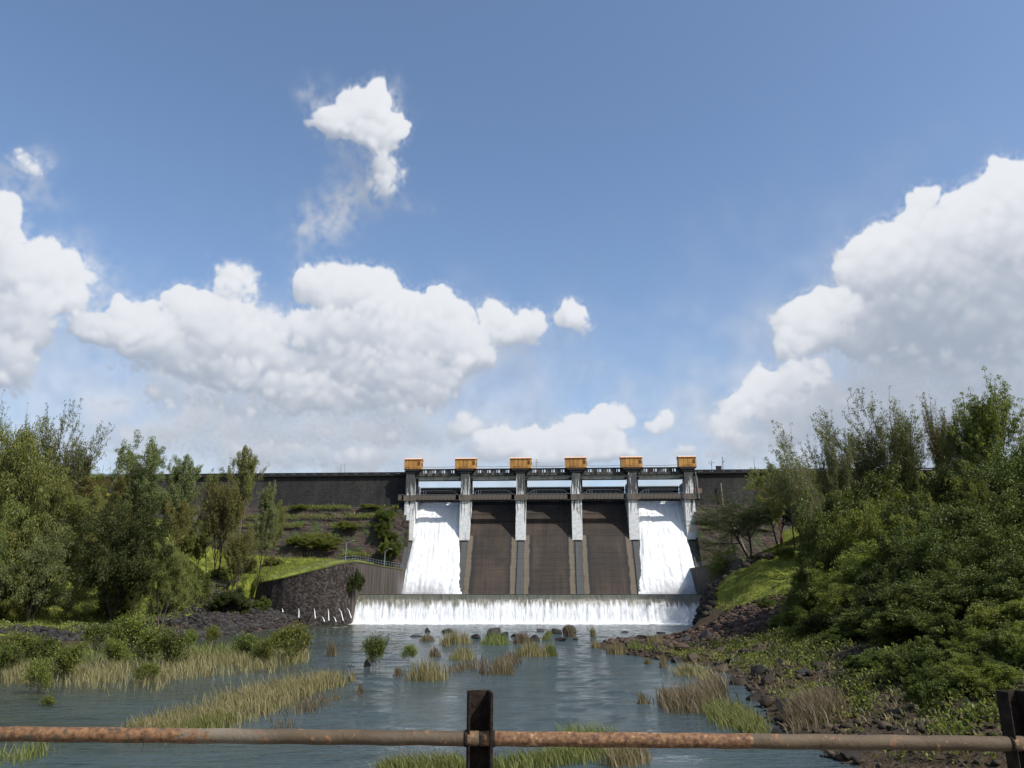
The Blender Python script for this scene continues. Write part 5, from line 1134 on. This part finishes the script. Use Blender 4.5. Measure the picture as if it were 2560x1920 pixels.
# grass on the banks
def grassfield(n, xr, yr, cond, h_, w_, seed, lab, mat=M_GRASS):
    rg = np.random.default_rng(seed); x = rg.uniform(*xr, n*3); y = rg.uniform(*yr, n*3); d = sdist(x, y); z = tz(x, y); ok = cond(x, y, z, d) & (fbm(x*.5, y*.5, 3) > .35)
    x, y, z = x[ok][:n], y[ok][:n], z[ok][:n]; P = np.stack([x, y, z-.05], 1); o_ = P.mean(0); V, tr = blades(P-o_, h_*(.6+.8*fbm(x*.3, y*.3, 3)), w_, seed, .8); o = link('grass', npmesh('grass', V, tr), mat, loc=o_); tag(o, lab, 'grass', kind='stuff')
grassfield(70000, (-110, -28), (140, 205), lambda x, y, z, d: (d > 9) & (z > 2.6), .45, .09, 81, 'bright green grass slope on the left bank')
grassfield(20000, (30, 62), (122, 168), lambda x, y, z, d: (d > .5) & (z > 3.5), .32, .12, 82, 'short bright grass covering the mound on the right')
grassfield(15000, (16, 55), (30, 90), lambda x, y, z, d: (d > 1.0), .38, .07, 83, 'dry straw and green grass between the right bank rocks', M_REED)
def groundcover(n, xr, yr, cond, seed, lab, mat, ll=.22):
    rg = np.random.default_rng(seed); x = rg.uniform(*xr, n*3); y = rg.uniform(*yr, n*3); d = sdist(x, y); ok = cond(x, y, d) & (fbm(x*.4+5, y*.4, 3) > .47); x = x[ok][:n]; y = y[ok][:n]; z = tz(x, y)
    tips_ = [(np.array([a, b, c]), np.array([0, 0, 1.])) for a, b, c in zip(x, y, z)]; o = link('ground_cover', crownmesh(tips_, seed, per=11, rad=.28, ll=ll, lw=ll*.45, droop=0, updir=.3, name='ground_cover'), mat); tag(o, lab, 'undergrowth', kind='stuff')
groundcover(5600, (14, 60), (29, 88), lambda x, y, d: d > 1.2, 91, 'low leafy weeds between the rocks on the near right bank', M_LSHRUB)
groundcover(4200, (16, 56), (30, 90), lambda x, y, d: d > 4, 93, 'darker leafy weeds covering the near right bank', M_LDARK, .26)
groundcover(5200, (-112, -48), (112, 172), lambda x, y, d: d > 17, 94, 'shaded undergrowth and tall weeds beneath the left trees', M_LOLIVE, .3)
groundcover(2500, (36, 62), (98, 125), lambda x, y, d: d > 4, 92, 'leafy undergrowth at the foot of the thicket', M_LGREEN)

def ledge_grass(seed, n, a, b):
    rg = np.random.default_rng(seed); P = []
    while len(P) < n:
        k_ = rg.integers(0, 8); u_ = rg.uniform(a, b); t = (k_+.05)/9
        if vnoise(u_*.16+k_*9, k_*3.3) < .42+.3*rg.random(): continue
        z = zbt-(zbt-6)*t-float(vnoise(u_*.12+1, .5))*1.4/9*(zbt-6)*.0; v0 = 1.0-t*10.5-.3-rg.random()*.5
        P.append(tuple(D(u_, v0-.35, z-.1+rg.normal(0, .25))))
    P = np.array(P); o_ = P.mean(0); V, tr = blades(P-o_, rg.uniform(.3, .9, n), .13, seed, .8); o = link('ledge_grass', npmesh('ledge_grass', V, tr), M_GRASS, loc=o_); tag(o, 'strips of grass growing along the ledges of the left masonry slope', 'grass', kind='stuff')
ledge_grass(771, 9000, -90, PU[0]-3)
# ------------------------------------------------------------------ rocks
_ib = bmesh.new(); bmesh.ops.create_icosphere(_ib, subdivisions=2, radius=1); IV2 = np.array([v.co[:] for v in _ib.verts]); IF2 = np.array([[v.index for v in f.verts] for f in _ib.faces]); _ib.free()
_ib = bmesh.new(); bmesh.ops.create_icosphere(_ib, subdivisions=1, radius=1); IV1 = np.array([v.co[:] for v in _ib.verts]); IF1 = np.array([[v.index for v in f.verts] for f in _ib.faces]); _ib.free()
def rockverts(IV, rg, k=7):
    V = IV.copy()
    for _ in range(k):                       # cut by random planes: angular faces
        n = unit(rg.normal(0, 1, 3)); d = rg.uniform(.45, .8); s = V@n; V = np.where((s > d)[:, None], V-np.outer(s-d, n), V)
    return V*(1+rg.normal(0, .03, (len(V), 1)))
def rubble(n, seed, sampler, smin, smax, name, mat, lab, smooth=False):
    rg = np.random.default_rng(seed); base = [rockverts(IV1, rg) for _ in range(14)]; Vs = []; Fs = []; o = 0; x, y = sampler(rg, n); z = tz(x, y)
    for i in range(len(x)):
        b = base[i % 14]; s = smin*(smax/smin)**(rg.random()**2.2); sc3 = np.array([s*rg.uniform(.8, 1.5), s*rg.uniform(.7, 1.2), s*rg.uniform(.45, .8)]); A = Matrix.Rotation(rg.random()*6.28, 3, 'Z')@Matrix.Rotation(rg.uniform(-.6, .6), 3, 'X')
        Vs.append((b*sc3)@np.array(A).T+[x[i], y[i], z[i]+s*.12]); Fs.append(IF1+o); o += len(b)
    V = np.concatenate(Vs); o_ = V.mean(0); ob = link(name, npmesh(name, V-o_, np.concatenate(Fs)), mat, loc=o_); tag(ob, lab, 'rocks', kind='stuff')
def samp(xr, yr, cond):
    def f(rg, n):
        x = rg.uniform(*xr, n*6); y = rg.uniform(*yr, n*6); d = sdist(x, y); ok = cond(x, y, d); return x[ok][:n], y[ok][:n]
    return f
rubble(7600, 5, samp((-95, -22), (105, 168), lambda x, y, d: (d > -.6) & (d < 22)), .22, .85, 'basalt_rubble', M_BASALT, 'slope of loose black basalt rubble along the left shore')
rubble(800, 15, samp((-62, -28), (125, 168), lambda x, y, d: (d > -.6) & (d < 12)), .2, .6, 'brown_rubble', M_REDROCK, 'scattered brown stones among the black rubble of the left shore')
rubble(5200, 6, samp((12, 46), (88, 120), lambda x, y, d: (d > -.4) & (d < 19)), .16, .62, 'red_rubble', M_REDROCK, 'bank of reddish brown rubble below the grassy mound')
rubble(5600, 7, samp((12, 48), (29, 98), lambda x, y, d: (d > -.3) & (d < 15)), .08, .34, 'dark_rubble', M_BROWNROCK, 'dark rubble strewn along the near right shore')
rubble(1500, 8, samp((32, 50), (114, 162), lambda x, y, d: (d > -.4) & (d < 3.8)), .3, 1.2, 'cliff_rubble', M_CLIFF, 'dark rocks forming the steep foot of the grassy mound')
def boulder(x, y, wpx, hpx, lab, mat=M_BASALT, grp='boulders in the river', z=None, k=[0]):
    k[0] += 1; rg = np.random.default_rng(300+k[0]); g_ = G(x, y) if z is None else G(x, y, z); s = g_.y/F*1.03; V = rockverts(IV2, rg, 9); V[:, 0] *= wpx*s*.55; V[:, 1] *= wpx*s*.42; V[:, 2] *= hpx*s*.72
    gz = 0 if z is None else tz1(g_.x, g_.y); o = link('boulder', npmesh('boulder', V, IF2, True), mat, loc=(g_.x, g_.y, gz+hpx*s*.12)); o.data.set_sharp_from_angle(angle=.5); tag(o, lab, 'boulder', grp)
for t in [(1068,1580,22,12,'small low boulder at the left end of the river rock row'),(1117,1581,28,12,'flat dark boulder left of the wide green gold reeds'),(1233,1590,50,26,'biggest black boulder in midstream'),(1262,1592,26,15,'boulder leaning against the right of the biggest boulder'),
          (1193,1597,30,14,'low boulder left of the biggest boulder'),(1340,1602,28,18,'black boulder above the golden reed bed'),(1388,1584,30,18,'dark boulder left of the rounded right boulder'),(1423,1583,32,22,'rounded boulder at the right of the river rock row'),
          (1400,1602,40,12,'flat wet boulder in front of the two right boulders'),(1652,1584,22,6,'thin flat rock barely showing below the weir at right'),(1562,1581,16,5,'tiny flat rock below the weir'),(1352,1578,26,8,'low rock behind the row beneath the weir'),(1040,1592,30,6,'flat wet rock left of the reddish reeds'),
          (1290,1592,24,10,'brownish boulder between the reeds of the rock row'),(1440,1600,14,7,'little rock at the right tip of the rock row')]: boulder(*t)
rk_ = [(1672,1615,36,22),(1640,1622,30,18),(1705,1622,44,24),(1690,1640,34,22),(1735,1640,36,20),(1765,1605,40,24),(1800,1625,40,22),(1720,1605,30,18),(1620,1612,26,16),(1655,1640,28,12),(1800,1660,50,32),(1830,1650,36,24),(1845,1690,44,28),(1900,1680,50,30),(1925,1700,40,24),(1880,1725,44,26),
       (1920,1740,40,24),(1865,1640,32,18),(1960,1660,40,22),(2010,1690,50,26),(2050,1680,46,24),(1960,1740,50,30),(2000,1760,44,26),(1935,1780,36,24),(1960,1805,40,26),(1985,1850,50,28),(2040,1865,54,28),(2090,1880,50,28),(2120,1840,48,24),(2180,1880,56,30),(2230,1900,50,28),(2075,1720,50,26)]
ORD = ['first', 'second', 'third', 'fourth', 'fifth', 'sixth', 'seventh', 'eighth', 'ninth', 'tenth', 'eleventh', 'twelfth', 'thirteenth', 'fourteenth', 'fifteenth', 'sixteenth', 'seventeenth', 'eighteenth']
RLAB = [''] * len(rk_)
for part_, txt in ((range(0, 18), 'angular dark rock on the rubble spit below the mound, %s from left'), (range(18, len(rk_)), 'weathered rock among weeds on the near right bank, %s from left')):
    for r_, k in enumerate(sorted(part_, key=lambda q: rk_[q][0]+rk_[q][1]*.001)): RLAB[k] = txt % ORD[r_]
for k, (x, y, w_, h_) in enumerate(rk_):
    boulder(x, y, w_, h_, RLAB[k], M_BASALT if k % 2 else M_BROWNROCK, 'rocks on the right bank rubble' if k < 18 else 'rocks on the near right bank', z=.6 if k < 18 else .9)

# ------------------------------------------------------------------ near railing on the bridge
bridge = empty('bridge', (0, 0, 4.2), 0, 'concrete road bridge under the camera that carries the rusty railing', 'bridge')
b = MB(); b.box(-40, 40, -6, 3.35, -.5, .5); b.obj('deck', M_CAT, bridge); b = MB(); b.box(-40, 40, 2.6, 3.3, .503, .75); b.obj('kerb', M_GIRD, bridge)
for x in (-24, 30):
    b = MB(); b.box(x-.6, x+.6, -4.5, 2, -6.5, -.503); b.obj('bridge_pier', M_GIRD, bridge)
PY = 3.0; pa = W(1199, 1845, PY); dm = .051
def Zp(x): return W(x, 1835+ (x/2560)*23, PY).z
pz0 = W(1199, 1846, PY).z; slope = (W(2300, 1857, PY).z-W(100, 1835.5, PY).z)/(W(2300, 1857, PY).x-W(100, 1835.5, PY).x)
pxs = W(1199, 1845, PY).x; gap = W(2556, 1850, PY).x-pxs
railo = empty('bridge_railing', (pxs, PY, 4.95), 0, 'rusty pipe railing with channel posts in the foreground', 'railing')
ptop = W(1199, 1728, PY).z-4.95
def pz(x): return pz0-4.95+slope*x
for k in range(-2, 4):
    x = k*gap; ho = MB(); w2 = .044; dp = .042; t_ = .007
    ho.box(-w2, w2, dp-t_, dp, 0, ptop); ho.box(-w2, -w2+t_, -dp*.4, dp-t_-.0005, 0, ptop); ho.box(w2-t_*1.6, w2, -dp, dp-t_-.0005, 0, ptop)
    me = ho.mesh('post'); o = link('post', me, M_POST, railo); o.location = (x, 0, 0); o.rotation_euler = (0, 0, R(9)); bevel(o, .0015)
for k in range(-2, 3):
    x0 = k*gap-(.0 if k else 0)+.001; x1 = (k+1)*gap-.001
    b = MB(); nn_ = 40; b.tube([(x0+(x1-x0)*i/nn_, -.003, pz(x0+(x1-x0)*i/nn_)+.0012*math.sin(i*1.3+k)) for i in range(nn_+1)], [dm/2*(1+.01*math.sin(i*2.1)) for i in range(nn_+1)], 28); b.obj('pipe_rail', M_RUST, railo, smooth=True)
    for xe in (k*gap+.05, (k+1)*gap-.05):
        b = MB(); b.tube([(xe-.006, -.003, pz(xe)), (xe, -.003, pz(xe)), (xe+.007, -.003, pz(xe))], [dm/2+.0015, dm/2+.0042, dm/2+.0012], 20); b.obj('weld_bead', M_POST, railo, smooth=True)
print('leaf counts', {k: v['n'] for k, v in VAR.items()})
